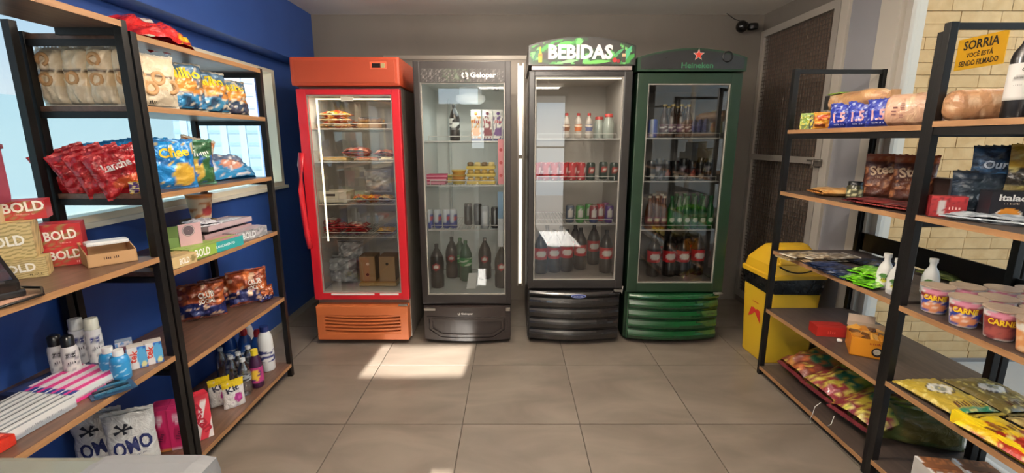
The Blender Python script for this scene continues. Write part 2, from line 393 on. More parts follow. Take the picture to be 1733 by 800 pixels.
def bottle(name, label, cat, prof, loc, cap, capc, labels=(), liquid='#111111', mat=None, group=None, rz=0, seg=16, texts=(), sxy=(1, 1), rx=0, ry=0, capmat=None, liq=None):
    """prof: (r,z) outline; cap: (r,z) outline; labels: (z0,z1,grow,paint(angle,v))"""
    root = thing(name, label, cat, loc, rz, group, rx, ry)
    b = MB(); b.lathe(prof, seg, ss(liquid), sxy=sxy); b.disc(prof[0][0]*.9, prof[0][1]+.0005, seg, ss(liquid), up=False); b.build('body', mat or PLAST, root)
    c = MB(); c.lathe(cap, seg, ss(capc), sxy=sxy); c.disc(cap[-1][0]*min(sxy), cap[-1][1], seg, ss(capc)); c.build('cap', capmat or PLAST, root)
    def rad(z):
        for (r0, z0), (r1, z1) in zip(prof, prof[1:]):
            if z0 <= z <= z1 and z1 > z0: return r0+(r1-r0)*(z-z0)/(z1-z0)
        return prof[0][0]
    for z0, z1, gr, pf in labels:
        l = MB(); n = 10
        l.lathe([(rad(z0+(z1-z0)*i/n)+gr, z0+(z1-z0)*i/n) for i in range(n+1)], 28, sxy=sxy, paint=pf); l.build('label', PRINT, root)
    for tx in texts:
        def sf(x, z):
            r = rad(z)+.0016; a = x/r; return (r*sxy[0]*sin(a), -r*sxy[1]*cos(a), z)
        text(tx[0], tx[1], tx[2], root, (tx[3], tx[4]), tx[5], sf, rot=tx[6] if len(tx) > 6 else 0, bold=.03)
    if liq:
        q = MB(); q.lathe([(max(.001, r-.002), z) for r, z in prof if z < liq[0]], seg, ss(liq[1]), sxy=sxy); q.build('liquid', PLAST, root)
    return root
def AP(base, *ops, seed=0):     # paint on (angle,v)
    f = P(base, *ops, seed=seed)
    return lambda a, v: f(a/(2*pi)+.5, v)
def struct(name, mb, mat, parent=None):
    o = mb.build(name, mat, parent)
    if parent is None: o['kind'] = 'structure'
    return o
# ============================================================ THE SETTING
TX = [-0.85+.6*k for k in range(-2, 6)]; TY = [2.10+.63*k for k in range(-3, 4)]
fl = struct('floor', MB().box(-2.2, 6.2, -6, 4.2, -.10, -.006), GROUT)
tilec = {}
for i in range(-2, 5):
    for j in range(-5, 3):
        x0 = -.853+.6*i; y0 = 2.10+.63*j
        x1 = x0+.6; y1 = y0+.63
        if x0 < -1.79: x0 = -1.79
        if x1 > 2.30: x1 = 2.30
        if y1 > 4.02: y1 = 4.02
        if x1-x0 < .05: continue
        MB().box(x0+.0022, x1-.0022, y0+.0022, y1-.0022, -.012, random.uniform(-.0005, .0005), bev=.0015).build('tile', TILE, fl)
# back wall, left wall with its window, rear wall (behind the photographer) with doorway and added openings for the sun patches
struct('wall_back', MB().box(-2.0, 2.3, 4.0, 4.12, -.01, 2.5), GREYW)
def holed(axis, lo, hi, ucuts, holes, z1):
    """wall slab as cells; axis 'x' = plane of constant x"""
    m = MB(); us = sorted(set(ucuts+[h[0] for h in holes]+[h[1] for h in holes])); zs = sorted(set([-.01, z1]+[h[2] for h in holes]+[h[3] for h in holes]))
    for a, b in zip(us, us[1:]):
        for c, d in zip(zs, zs[1:]):
            if any(h[0] <= (a+b)/2 <= h[1] and h[2] <= (c+d)/2 <= h[3] for h in holes): continue
            if axis == 'x': m.box(lo, hi, a, b, c, d)
            else: m.box(a, b, lo, hi, c, d)
    return m
WX = -1.78
struct('wall_left', holed('x', WX-.14, WX, [-1.5, 4.0], [(-.6, 3.575, 1.085, 1.93)], 2.5), BLUE)
DOOR = (.36, .90, -.01, 2.17)
slx = -1.5-3.0
HOLES = [DOOR, (-1.19, -.55, 2.00, 2.24), (-.66, -.46, 1.30, 1.625), (-1.585, -1.535, 2.22, 2.36)]  # all but the doorway are unseen openings added to throw sun patches
struct('wall_rear', holed('y', -1.56, -1.5, [-2.0, 2.3], HOLES, 2.5), GREYW)
struct('ceiling', MB().box(-2.0, 2.2, -1.56, 4.1, 2.42, 2.5), CEIL)
# beam along the top of the left wall
struct('trim_1', MB().box(WX, -1.63, -1.5, 4.0, 2.015, 2.42, bev=.004), BLUE)
# window: frame bars, sill, clear top glass and frosted lower glass
win = struct('window_1', MB().box(WX-.10, WX+.012, 3.535, 3.575, 1.085, 1.93).box(WX-.10, WX+.012, -.6, 3.535, 1.905, 1.93)
             .box(WX-.10, WX+.012, -.6, 3.535, 1.085, 1.115).box(WX-.08, WX-.04, 1.00, 1.035, 1.115, 1.905).box(WX-.08, WX-.04, -.6, -.57, 1.115, 1.905), solid('#f2e7cf', .45, key='window_aluminium'))
MB().box(WX-.13, WX+.03, -.6, 3.60, 1.062, 1.085, bev=.004).build('sill', solid('#f2ead8', .5, key='sill_stone'), win)
MB().add([(WX-.06, -.57, 1.115), (WX-.06, 3.535, 1.115), (WX-.06, 3.535, 1.585), (WX-.06, -.57, 1.585)], [(0, 1, 2, 3)]).build('frosted_pane', FROST, win)
MB().add([(WX-.06, -.57, 1.585), (WX-.06, 3.535, 1.585), (WX-.06, 3.535, 1.905), (WX-.06, -.57, 1.905)], [(0, 1, 2, 3)]).build('clear_pane', WINGLASS, win)
struct('baseboard_left', MB().box(WX, WX+.012, -1.5, 4.0, 0, .05), solid('#8e877f', .5, key='skirting'))
# outside the left window: pavement and a far pale tower
struct('trim_2', MB().box(-14, -2.2, -8, 14, -.3, -.1), solid('#b8b4aa', .9, key='pavement'))
tw = thing('office_tower', 'pale grey tower block seen through the clear top of the window', 'building', (-9.5, 18.5, -.1), 18)
MB().box(-2.6, 2.6, -2, 2, 0, 6.2).build('facade', solid('#9fb0c6', .8, key='facade'), tw)
f = MB()
for k in range(14):
    f.box(-2.62, 2.62, -2.03, 2.03, .5+k*.42, .62+k*.42)
f.build('balcony_band', solid('#8496ae', .6, key='band'), tw)
f = MB()
for k in range(9):
    f.box(-2.4+k*.58, -2.2+k*.58, -2.05, -1.98, .1, 6.1)
f.build('pilaster', solid('#b2bfd2', .6, key='pilaster'), tw)
# right side: mesh gate, pillar, glazed opening and the corridor outside
RX = 2.05
struct('wall_right', MB().box(RX+.0, RX+.10, 3.05, 4.0, 2.285, 2.42).box(RX, RX+.10, 2.98, 4.0, -.01, .06), GREYW)
gate = struct('door_1', MB().box(RX-.02, RX+.03, 3.06, 3.115, .06, 2.285).box(RX-.02, RX+.03, 3.94, 3.985, .06, 2.285)
              .box(RX-.02, RX+.03, 3.115, 3.94, 2.235, 2.285).box(RX-.02, RX+.03, 3.115, 3.94, 1.265, 1.31).box(RX-.02, RX+.03, 3.115, 3.94, .06, .11), solid('#a8a096', .5, key='gate_frame_paint'))
MB().box(RX+.028, RX+.04, 3.06, 3.99, .06, 2.285).build('backing_panel', solid('#8a7466', .75, key='brown_panel', bump=.05), gate)
wm = MB()
for z0, z1 in ((1.31, 2.235), (.11, 1.265)):
    y = 3.13
    while y < 3.94: wm.box(RX+.002, RX+.007, y, y+.0045, z0, z1); y += .030
    z = z0+.015
    while z < z1: wm.box(RX-.001, RX+.004, 3.115, 3.94, z, z+.0045); z += .030
tag(wm.build('wire_mesh', solid('#6a5e54', .55, .3, key='mesh_wire'), gate), kind='stuff')
l = MB(); l.box(RX-.05, RX-.02, 3.03, 3.10, 1.255, 1.30, bev=.004).tube([(RX-.05, 3.00, 1.29), (RX-.05, 3.14, 1.29)], .007).tube([(RX-.055, 3.07, 1.30), (RX-.06, 3.07, 1.24)], .006)
l.build('latch', STEEL, gate)
struct('trim_3', MB().box(RX-.02, RX+.06, 2.985, 3.055, -.01, 2.42, bev=.004), solid('#c3bbaf', .5, key='post_paint'))
struct('trim_4', MB().box(RX, RX+.12, 2.74, 2.985, -.01, 2.42), solid('#9b9a9e', .55, key='pillar_paint'))
struct('trim_5', MB().box(RX-.01, RX+.11, 2.60, 2.74, -.01, 2.42, bev=.004).box(RX-.02, RX+.12, 2.585, 2.605, -.01, 2.30), solid('#c9c1b4', .5, key='post_paint'))
wr = struct('window_2', MB().box(RX, RX+.06, -1.5, 2.585, 2.26, 2.42).box(RX+.01, RX+.05, 2.545, 2.585, -.01, 2.26).box(RX+.01, RX+.05, .66, .70, -.01, 2.26).box(RX+.01, RX+.05, -1.5, 2.545, -.01, .05), solid('#bdb6ab', .4, key='opening_frame'))
MB().add([(RX+.03, -1.5, .05), (RX+.03, 2.545, .05), (RX+.03, 2.545, 2.26), (RX+.03, -1.5, 2.26)], [(0, 3, 2, 1)]).build('pane', PANEGLASS, wr)
# stone-clad corridor wall beyond the glass
BY = 2.80
cw = struct('wall_corridor', MB().box(RX+.14, 6.0, BY, BY+.12, -.05, 3.0), solid('#a88a5e', .9, key='joint_mortar'))
rb = random.Random(3); bricks = {}
def brickmesh(L, H):
    k = (round(L, 3), round(H, 3))
    return MB().box(0, L-.0030, -.006, 0, 0, H-.0030, bev=.002).build('stone', STONE, cw)
z = .0; row = 0; protos = {}
while z < 2.62:
    H = .070 if row % 2 else .068
    x = RX+.145 - rb.uniform(0, .12)*0
    first = True
    while x < 3.75:
        L = rb.choice((.17, .23, .29)) if not first else rb.choice((.12, .17, .23)); first = False
        k = (L, H)
        if k not in protos: protos[k] = brickmesh(L, H); o = protos[k]
        else: o = protos[k].copy(); COL.objects.link(o)
        o.location = (x, BY-rb.uniform(0, .003), z); x += L
    z += H; row += 1
struct('trim_6', MB().box(RX+.14, 6.0, BY-.012, BY, -.05, .0), solid('#8c8170', .8, key='corridor_skirting'))
struct('trim_7', MB().box(RX+.14, 6.0, BY-.025, BY-.012, -.05, .022, bev=.002), solid('#77706a', .6, key='corridor_skirting'))
struct('trim_9', MB().box(RX+.11, 6.0, -1.5, BY, -.02, .0), solid('#a59c8e', .7, key='corridor_paving'))
# unseen, added to block the sun: wall behind the corridor and canopy over the rear door
struct('wall_sunblock', MB().box(2.05, 7, -1.9, -1.5, -.1, 4.6), solid('#b6afa4', .9, key='sunblock_plaster'))
struct('trim_sunblock', MB().box(.05, 1.9, -4.6, -1.56, 2.26, 2.34), solid('#cfc9bf', .8, key='sunblock_canopy'))
dr = struct('door_2', MB().box(.36, .40, -1.56, -1.48, 0, 2.17).box(.86, .90, -1.56, -1.48, 0, 2.17).box(.40, .86, -1.56, -1.48, 2.12, 2.17).box(.40, .86, -1.54, -1.50, 1.30, 1.33).box(.40, .86, -1.54, -1.50, .85, .87), solid('#5a544c', .4, .4, key='door_frame'))
# potted palm outside the rear doorway (it shows in the fridge glass)
# steel door at the back wall between the fridges, with a glowing strip standing in for daylight in its slot
sdoor = struct('door_3', MB().box(-1.02, .155, 3.965, 4.0, 0, 2.07), solid('#857b70', .42, .3, key='steel_door'))
MB().box(-1.05, -1.02, 3.955, 4.0, 0, 2.10).box(.155, .185, 3.955, 4.0, 0, 2.10).box(-1.02, .155, 3.955, 4.0, 2.07, 2.10).build('door_frame', solid('#a39a8e', .4, .3, key='steel_trim'), sdoor)
MB().box(.058, .085, 3.958, 3.966, .16, 1.27).box(.058, .085, 3.958, 3.966, 1.30, 2.02).build('glowing_slot', solid('#fff4e0', .4, key='slot_glow', emit=1.1), sdoor)
MB().box(.045, .058, 3.95, 3.966, .14, 2.04).box(.085, .098, 3.95, 3.966, .14, 2.04).build('slot_frame', solid('#b9b0a4', .3, .5, key='slot_frame'), sdoor)
# unseen hanging lamps, added as fill for the room
for y, zz, lb in ((1.75, 2.14, 'middle one of three'), (-.45, 2.14, 'nearest the rear door'), (2.72, 2.30, 'nearest the fridges')):
    t = thing('fill_lamp', 'long white fill lamp added out of view, '+lb, 'lamp', (.1 if y < 2 else -.2, y, zz), 0, None)
    MB().box(-.60, .60, -.12, .12, .01, .04, bev=.005).build('housing', WHITEP, t)
    for q in (-.4, .4): MB().box(q-.004, q+.004, -.004, .004, .04, 2.42-zz).build('rod', STEEL, t)
    MB().box(-.57, .57, -.10, .10, .0, .012).build('diffuser', solid('#fff3e2', .5, key='fill_lamp_diffuser', emit=2.0), t)
t = thing('corridor_fill_lamp', 'square warm fill lamp added out of view over the corridor', 'lamp', (3.1, 1.3, 2.96))  # unseen lamp body for the added corridor fill
MB().box(-.47, .47, -.47, .47, .01, .05, bev=.005).build('housing', WHITEP, t)
MB().box(-.45, .45, -.45, .45, 0, .012).build('diffuser', solid('#ffe2b0', .5, key='fill_lamp_diffuser', emit=2.0), t)
# surveillance camera in the right corner
cx_, cz_ = aty(1262, 45, 3.86)
t = thing('security_camera', 'small black ball camera in the upper right corner of the room', 'camera', (cx_, 3.86, cz_))
MB().lathe([(.001, -.045)]+[(.045*cos(a), .045*sin(a)) for a in [radians(x) for x in range(-75, 80, 15)]]+[(.001, .045)], 18, cx=-.03).build('ball', solid('#161413', .25, .1, key='black_gloss'), t)
MB().lathe([(.038, -.02), (.042, .0), (.038, .02), (.001, .022)], 16, cx=.055).build('mount', solid('#161413', .4, key='black_mount'), t)
MB().tube([(-.01, 0, .0), (.05, 0, 0)], .012, 8).tube([(.05, 0, .0), (.10, .1, .02)], .012, 8).build('arm', BLACK, t)
MB().lathe([(.016, -.074), (.014, -.068)], 10).build('lens', solid('#2a2c30', .05, key='lens'), t, (-.03, .0, 0), (-pi/2, 0, 0))
MB().tube([(.02, .0, .02), (-.05, .1, .08), (-.25, .12, .22)], .003, 5).build('cable', BLACK, t)
# warning sign on the corridor glass
y_, z_ = atx(1660, 87, RX+.024)
t = thing('notice_sign', 'yellow notice asking visitors to smile, stuck on the right-hand glass', 'sign', (RX+.022, y_, z_), -90)
sw = abs(atx(1620, 84, RX)[0]-atx(1702, 84, RX)[0]); sh = .135
MB().box(-sw/2, sw/2, -.002, .002, -sh/2, sh/2).build('plate', solid('#e0a712', .5, key='sign_yellow'), t)
text('SORRIA', sw*.72, .040, t, (0, .036, -.0025), '#2a2016'); text('VOCÊ ESTÁ', sw*.55, .026, t, (0, -.006, -.0025), '#2a2016'); text('SENDO FILMADO', sw*.80, .024, t, (0, -.042, -.0025), '#2a2016')

# ============================================================ SHELVING
PS = .028
def rack(name, label, x_front, x_back, y0, y1, boards, dirn, topbar, group, tops=(), rail=(), backbar=(), dark=False, boardx=None, hi=1.80, thick=.020, topz=None):
    """steel rack; x_front is towards the aisle; posts at the four corners; boards = heights of the upper faces"""
    root = thing(name, label, 'shelving unit', ((x_front+x_back)/2, (y0+y1)/2, 0), 0, group)
    ox, oy = root.location.x, root.location.y
    s = 1 if x_back > x_front else -1
    xs_ = [x_front, x_back-s*PS] if s > 0 else [x_front-PS, x_back]
    for xa in xs_:
        for ya in (y0, y1-PS):
            MB().box(xa-ox, xa+PS-ox, ya-oy, ya+PS-oy, 0, hi, bev=.002).build('post', BLACK, root)
    xa, xb = min(x_front, x_back), max(x_front, x_back)
    for z in list(boards):
        b = MB(); xx0, xx1 = (xa, xb) if boardx is None or z not in boardx else boardx[z]
        b.box(xx0+.004-ox, xx1-.004-ox, y0+PS*.35-oy, y1-PS*.35-oy, z-thick, z, mi=0, bev=.0015)
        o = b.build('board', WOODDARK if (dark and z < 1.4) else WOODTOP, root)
        fx = x_front
        ed = MB().box(min(fx-.0+s*.0, fx+s*.0)-ox-.0015, fx-ox+.0015, y0+PS*.9-oy, y1-PS*.9-oy, z-thick, z+.0004); ed.build('edge_band', WOODEDGE, o)
        for ya in (y0, y1-.022): MB().box(xx0+.01-ox, xx1-.01-ox, ya-oy+.004, ya+.018-oy, z-thick-.024, z-thick-.0005).build('rail', BLACK, root)
        if z in rail: MB().box(fx-ox+(.004 if s > 0 else -.022), fx-ox+(.022 if s > 0 else -.004), y0+PS-oy, y1-PS-oy, z-thick-.028, z-thick-.0005).build('rail', BLACK, root)
    if topbar:
        for ya in ((y0, y1-PS) if y1 < 2 else (y1-PS,)): MB().box(xa+PS*.5-ox, xb-PS*.5-ox, ya-oy+.007, ya+PS-.007-oy, hi-.024, hi-.002).build('top_bar', BLACK, root)
    for z0, z1 in backbar:
        MB().box(x_back-s*.012-ox, x_back-s*.002-ox, y0-oy, y1-oy, z0, z1) if False else MB().box(min(x_back, x_back-s*.01)-ox, max(x_back, x_back-s*.01)-ox, y0+PS-oy, y1-PS-oy, z0, z1).build('back_panel', BLACK, root)
    return root
XA, XAb = -1.352, -1.762
AY0, AY1 = 1.735, 2.610
ZA = [1.795, 1.545, 1.222, .912, .512, .085]
rack('display_rack', 'black steel rack with brown boards against the blue wall, far unit with crisps and bottles', XA, XAb, AY0, AY1, ZA, -1, False, None)
XB = -1.350
rack('display_rack', 'black steel rack with brown counter board in the left foreground, holding toothpaste boxes', XB, XAb, .62, 1.722, [1.825, .985, .578, .10], -1, False, None,
     boardx={1.825: (-1.60, XB)}, hi=1.83)
XC, XCb = 1.532, 2.040
CY0, CY1 = 1.735, 2.635
ZC = [1.478, 1.138, .79, .43, .058]
rack('display_rack', 'black steel rack with open top frame beside the yellow bin, far unit on the right', XC, XCb, CY0, CY1, ZC, 1, True, None, rail=(1.478,), backbar=((.80, .90),), dark=True)
XD, XDb = 1.515, 1.955
ZD = [1.488, 1.148, .79, .468, .105]
rack('display_rack', 'black steel rack with noodle cups and wine in the right foreground', XD, XDb, .62, 1.722, ZD, 1, True, None, hi=1.822, rail=(1.488,), backbar=((.80, .90),), dark=True)
# ============================================================ REFRIGERATORS
FY = 3.06
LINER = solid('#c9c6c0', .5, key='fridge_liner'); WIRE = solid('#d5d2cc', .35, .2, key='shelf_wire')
LEDM = solid('#fff3cf', .4, key='led_strip', emit=2.2)
def bowed(x0, x1, z0, z1, y0, bow, depth, n=16, ridge=0., rows=1, col=(1, 1, 1), m=None):
    """front panel whose face bows outwards"""
    m = m or MB(); V = []
    for j in range(rows+1):
        for i in range(n+1):
            u = i/n; v = j/rows; V.append((x0+(x1-x0)*u, y0-bow*(1-(2*u-1)**2)-ridge*sin(pi*v), z0+(z1-z0)*v))
    N = len(V); nb = n+1
    V += [(x0+(x1-x0)*i/n, y0+depth, z) for z in (z0, z1) for i in range(nb)]
    Fs = [(j*nb+i, j*nb+i+1, (j+1)*nb+i+1, (j+1)*nb+i) for j in range(rows) for i in range(n)]
    Fs += [(i, N+i, N+i+1, i+1) for i in range(n)] + [(rows*nb+i, rows*nb+i+1, N+nb+i+1, N+nb+i) for i in range(n)] + [(N+i, N+nb+i, N+nb+i+1, N+i+1) for i in range(n)]
    Fs += [[j*nb for j in range(rows, -1, -1)]+[N, N+nb], [j*nb+n for j in range(rows+1)]+[N+nb+n, N+n]]
    return m.add(V, Fs, col, 0, False)
def fridge(name, label, x0, x1, z_base, z_door0, z_door1, ztop, g, shell, doorm, shelves, side=None, liner=LINER, floorz=None):
    """g = glass rectangle (gx0,gx1,gz0,gz1); returns (root, door)"""
    cx = (x0+x1)/2; root = thing(name, label, 'refrigerator', (cx, FY+.34, 0), 0, None); oy = FY+.34
    X0, X1 = x0-cx, x1-cx; yb = .345; yf = -.285
    gx0, gx1, gz0, gz1 = g[0]-cx, g[1]-cx, g[2], g[3]
    t = .035
    c = MB(); c.box(X0+.004, X0+t, yf, yb, z_base, ztop-.02).box(X1-t, X1-.004, yf, yb, z_base, ztop-.02).box(X0+t, X1-t, yb-.03, yb, z_base, ztop-.02)
    c.box(X0+t, X1-t, yf, yb-.03, gz1+.01, ztop-.02).box(X0+t, X1-t, yf, yb-.03, z_base, (floorz or gz0)-.012)
    c.build('cabinet', side or shell, root)
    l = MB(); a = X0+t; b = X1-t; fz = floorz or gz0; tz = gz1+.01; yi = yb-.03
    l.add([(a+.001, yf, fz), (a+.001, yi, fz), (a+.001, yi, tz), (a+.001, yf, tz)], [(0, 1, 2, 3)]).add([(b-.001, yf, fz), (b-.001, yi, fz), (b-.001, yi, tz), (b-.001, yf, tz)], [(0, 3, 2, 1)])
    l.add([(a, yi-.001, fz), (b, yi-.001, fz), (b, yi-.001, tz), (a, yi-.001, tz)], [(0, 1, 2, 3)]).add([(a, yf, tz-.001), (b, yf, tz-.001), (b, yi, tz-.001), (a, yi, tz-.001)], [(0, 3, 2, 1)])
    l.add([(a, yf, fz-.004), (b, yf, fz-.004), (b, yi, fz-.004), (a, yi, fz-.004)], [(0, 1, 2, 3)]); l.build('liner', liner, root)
    for z in shelves:
        s = MB(); s.box(a+.006, b-.006, -.235, -.228, z-.008, z).box(a+.006, b-.006, .295, .302, z-.008, z).box(a+.006, a+.012, -.23, .30, z-.008, z).box(b-.012, b-.006, -.23, .30, z-.008, z)
        for k in range(1, 26): xk = a+.012+(b-a-.024)*k/26; s.box(xk-.0016, xk+.0016, -.23, .30, z-.004, z-.001)
        s.box(a+.03, b-.03, -.236, -.232, z+.028, z+.032).box(a+.03, a+.034, -.236, -.232, z, z+.03).box(b-.034, b-.03, -.236, -.232, z, z+.03)
        tag(s.build('wire_shelf', WIRE, root), kind='stuff')
    d = MB(); y0, y1 = -.34, -.292; e = .004
    d.box(X0, gx0, y0, y1, z_door0, z_door1, bev=.006).box(gx1, X1, y0, y1, z_door0, z_door1, bev=.006)
    d.box(gx0-e, gx1+e, y0+.001, y1, gz1, z_door1-.001, bev=.004).box(gx0-e, gx1+e, y0+.001, y1, z_door0+.001, gz0, bev=.004)
    door = d.build('door', doorm, root)
    MB().add([(gx0, -.322, gz0), (gx1, -.322, gz0), (gx1, -.322, gz1), (gx0, -.322, gz1)], [(0, 1, 2, 3)]).build('glass_pane', DOORGLASS, door)
    gk = MB(); k = .008
    gk.box(gx0, gx0+k, -.332, -.324, gz0, gz1).box(gx1-k, gx1, -.332, -.324, gz0, gz1).box(gx0+k, gx1-k, -.332, -.324, gz0, gz0+k).box(gx0+k, gx1-k, -.332, -.324, gz1-k, gz1)
    gk.build('gasket', solid('#8f8a82', .4, key='gasket'), door)
    for xx in (X0+.06, X1-.06):
        for yy in (-.22, .28): MB().lathe([(.02, .0), (.022, .012), (.012, .014), (.012, z_base+.002)], 10, cx=xx, cy=yy).build('foot', BLACK, root)
    return root, door
def gz(px0, py0, px1, py1, d=FY):
    a = aty(px0, py0, d); b = aty(px1, py1, d); return a, b
# ---- first: orange and red freezer
ORANGE = solid('#a84023', .42, key='faded_orange'); ORANGE2 = solid('#bd6638', .45, key='sunlit_orange'); RED = solid('#c41f2a', .35, key='red_enamel', coat=.3)  # orange-brown base, its colour lightened for bounced sunlight
f1x0, f1x1 = aty(496, 330, FY)[0]+.03, aty(679, 330, FY)[0]
f1x0, f1x1 = -1.385, -.722
f1z = lambda y: aty(600, y, FY)[1]
S1 = [aty(600, y, 3.17)[1] for y in (217, 273, 345, 400)]
fr1, d1 = fridge('upright_freezer', 'upright freezer with red door frame and orange header beside the blue wall', f1x0, f1x1, .03, f1z(507)+.0, f1z(150), 1.80, (-1.325, -.775, f1z(496), f1z(160)), ORANGE, RED, S1, side=solid('#8d857b', .4, .3, key='grey_side'))
fx = (f1x0+f1x1)/2
hb = MB(); hz0, hz1 = f1z(146), f1z(97)
hb.box(-.345, .345, -.365, .32, hz0, hz1, bev=.016); hd = hb.build('header', ORANGE, fr1)
MB().box(-.318, .315, -.3675, -.36, hz0+.018, hz1-.02, bev=.003).build('header_panel', solid('#a03d20', .5, key='orange_panel'), hd)
MB().box(.16, .265, -.3695, -.362, hz1-.075, hz1-.03, bev=.003).build('display_bezel', solid('#cf5a3c', .4, key='bezel'), hd)
MB().box(.175, .228, -.3715, -.368, hz1-.067, hz1-.04).build('display', solid('#241a14', .2, key='lcd'), hd)
MB().box(.232, .255, -.3715, -.368, hz1-.067, hz1-.04).build('thermostat_button', solid('#9a9468', .4, key='button'), hd)
bz0, bz1 = .035, f1z(516)
b = MB(); b.box(-.322, .322, -.365, -.28, bz0, bz0+.05, bev=.008).box(-.322, .322, -.365, -.28, bz1-.07, bz1, bev=.008).box(-.322, -.265, -.365, -.28, bz0+.04, bz1-.06, bev=.008).box(.265, .322, -.365, -.28, bz0+.04, bz1-.06, bev=.008)
b.box(-.27, .27, -.30, -.285, bz0+.04, bz1-.06); grl = b.build('base_panel', ORANGE2, fr1)
MB().box(-.27, .27, -.316, -.302, bz0+.04, bz1-.06).build('grille_recess', solid('#3a1d12', .8, key='recess'), grl)
for k in range(7):
    z = bz0+.053+k*.0245
    m = MB(); n = 12
    V = []
    for i in range(n+1):
        u = i/n; zz = z-.012*(1-(2*u-1)**2); x = -.268+.536*u
        V += [(x, -.362, zz), (x, -.318, zz+.008), (x, -.318, zz+.018), (x, -.362, zz+.011)]
    Fs = [(4*i+k2, 4*i+(k2+1) % 4, 4*i+4+(k2+1) % 4, 4*i+4+k2) for i in range(n) for k2 in range(4)]
    m.add(V, [f[::-1] for f in Fs]+[(0, 1, 2, 3), (4*n+3, 4*n+2, 4*n+1, 4*n)]).build('slat', ORANGE2, grl)
# door handle, moulded red, on the left edge
hp = [(-.332, -.338, 1.34), (-.340, -.352, 1.26), (-.343, -.366, 1.10), (-.340, -.366, .92), (-.336, -.352, .78), (-.330, -.338, .70)]
MB().tube(hp, .019, 8).build('handle', RED, d1)
gx0, gx1, g0, g1 = -1.325-fx, -.775-fx, f1z(496), f1z(160)
MB().box(gx0+.045, gx0+.055, -.296, -.290, aty(545, 408, 3.1)[1], g1-.02).build('led_strip', LEDM, d1)
MB().box(gx0+.055, gx1-.01, -.296, -.290, g1-.028, g1-.020).build('led_strip', LEDM, d1)
MB().box(gx0+.22, gx0+.30, -.330, -.3225, g1-.040, g1-.012, bev=.004).build('badge', solid('#c8bfae', .4, key='badge'), d1)
MB().box(gx0+.06, gx0+.36, -.345, -.338, g0-.012, g0-.002).build('sill_strip', WHITEP, d1); MB().box(gx0+.40, gx1-.02, -.345, -.338, g0-.012, g0-.002).build('sill_strip', WHITEP, d1)
MB().box(.26, .322, -.37, -.35, bz1+.003, bz1+.014, bev=.002).build('hinge', STEEL, fr1)
area('freezer_led_light', (fx, FY+.09, g1-.01), .4, .03, 2.2, (1, .92, .72))
# ---- second: black fridge
DARKF = solid('#231d1b', .42, key='dark_brown_black'); DARKB = solid('#332b28', .38, key='dark_base_plastic')
f2z = lambda y: aty(780, y, FY)[1]
f2x0, f2x1 = -.630, -.006
S2 = [aty(780, y, 3.17)[1] for y in (238, 313, 388)]
fr2, d2 = fridge('upright_fridge', 'black upright fridge with pale interior and round ceiling light, second from left', f2x0, f2x1, .03, f2z(514), f2z(103), f2z(105), (-.588, -.045, f2z(499), f2z(139)), DARKF, DARKF, S2, liner=solid('#dfe2df', .45, key='white_liner'))
fx = (f2x0+f2x1)/2
rr = random.Random(5)
def speck(u, v):
    q = noise.noise(Vector((u*46, v*12, 1))); q2 = noise.noise(Vector((u*30+9, v*8, 5)))
    c = mixc(ss('#2a2524'), ss('#6f6a66'), max(0, min(1, q*2.2)))
    if .25 < u < .6 and q2 > .1: c = mixc(c, ss('#3d4a35'), .6)
    return c
m = MB(); hz0, hz1 = f2z(139), f2z(116); n = (80, 12)
V = [(-.265+.53*i/n[0], -.3415, hz0+(hz1-hz0)*j/n[1]) for j in range(n[1]+1) for i in range(n[0]+1)]
m.add(V, [(j*(n[0]+1)+i, j*(n[0]+1)+i+1, (j+1)*(n[0]+1)+i+1, (j+1)*(n[0]+1)+i) for j in range(n[1]) for i in range(n[0])], cfn=lambda i: speck((i % (n[0]+1))/n[0], (i//(n[0]+1))/n[1]))
hs = m.build('header_print', PRINT, d2)
tz = (hz0+hz1)/2
text('Gelopar', .165, .044, hs, (.135, tz-.002, -.3425), '#e9e4dc', bold=.03)
MB().lathe([(.012, 0), (.022, 0), (.022, .0015), (.012, .0015)], 20, a0=-2.6, a1=2.9).build('logo', solid('#e9e4dc', .5, key='logo_white'), hs, (.018, -.343, tz), (pi/2, 0, 0))
MB().box(-.002, .022, -.0015, .0, -.022, -.012).build('logo', solid('#e9e4dc', .5, key='logo_white'), hs, (.018, -.343, tz))
MB().prism([(-.018, -.016), (.018, -.016), (0, .018)], -.001, 0).build('logo', solid('#55604f', .5, key='logo_dark'), hs, (-.035, -.342, tz-.004))
# base: bowed panel with stepped octagonal rings
bz0, bz1 = .03, f2z(517)
bp = bowed(-.305, .305, bz0, bz1, -.335, .04, .05, rows=1).build('base_panel', DARKB, fr2)
def bulgey(x): return -.335-.04*(1-(x/.305)**2)
def ring(hw, zt, zb, cut, wd, pr, mat, nm):
    out = [(-hw, zt), (-hw, zb+cut*.7), (-hw+cut, zb), (hw-cut, zb), (hw, zb+cut*.7), (hw, zt)]
    pts = []
    for (xa, za), (xb, zb_) in zip(out, out[1:]+out[:1]):
        for k in range(6): pts.append((xa+(xb-xa)*k/6, za+(zb_-za)*k/6))
    cz = (zt+zb)/2; m = MB(); V = []; N = len(pts)
    for x, z in pts:
        f = (hw-wd)/hw; xi, zi = x*f, cz+(z-cz)*max(.2, (zt-zb-2*wd)/(zt-zb))
        V += [(x, bulgey(x)+.002, z), (x*.995, bulgey(x)-pr, cz+(z-cz)*.985), (xi*1.004, bulgey(xi)-pr, zi), (xi, bulgey(xi)+.002, zi)]
    F_ = []
    for i in range(N):
        j = (i+1) % N
        for k in range(3): F_.append((4*i+k, 4*j+k, 4*j+k+1, 4*i+k+1))
    m.add(V, F_); return m.build(nm, mat, bp)
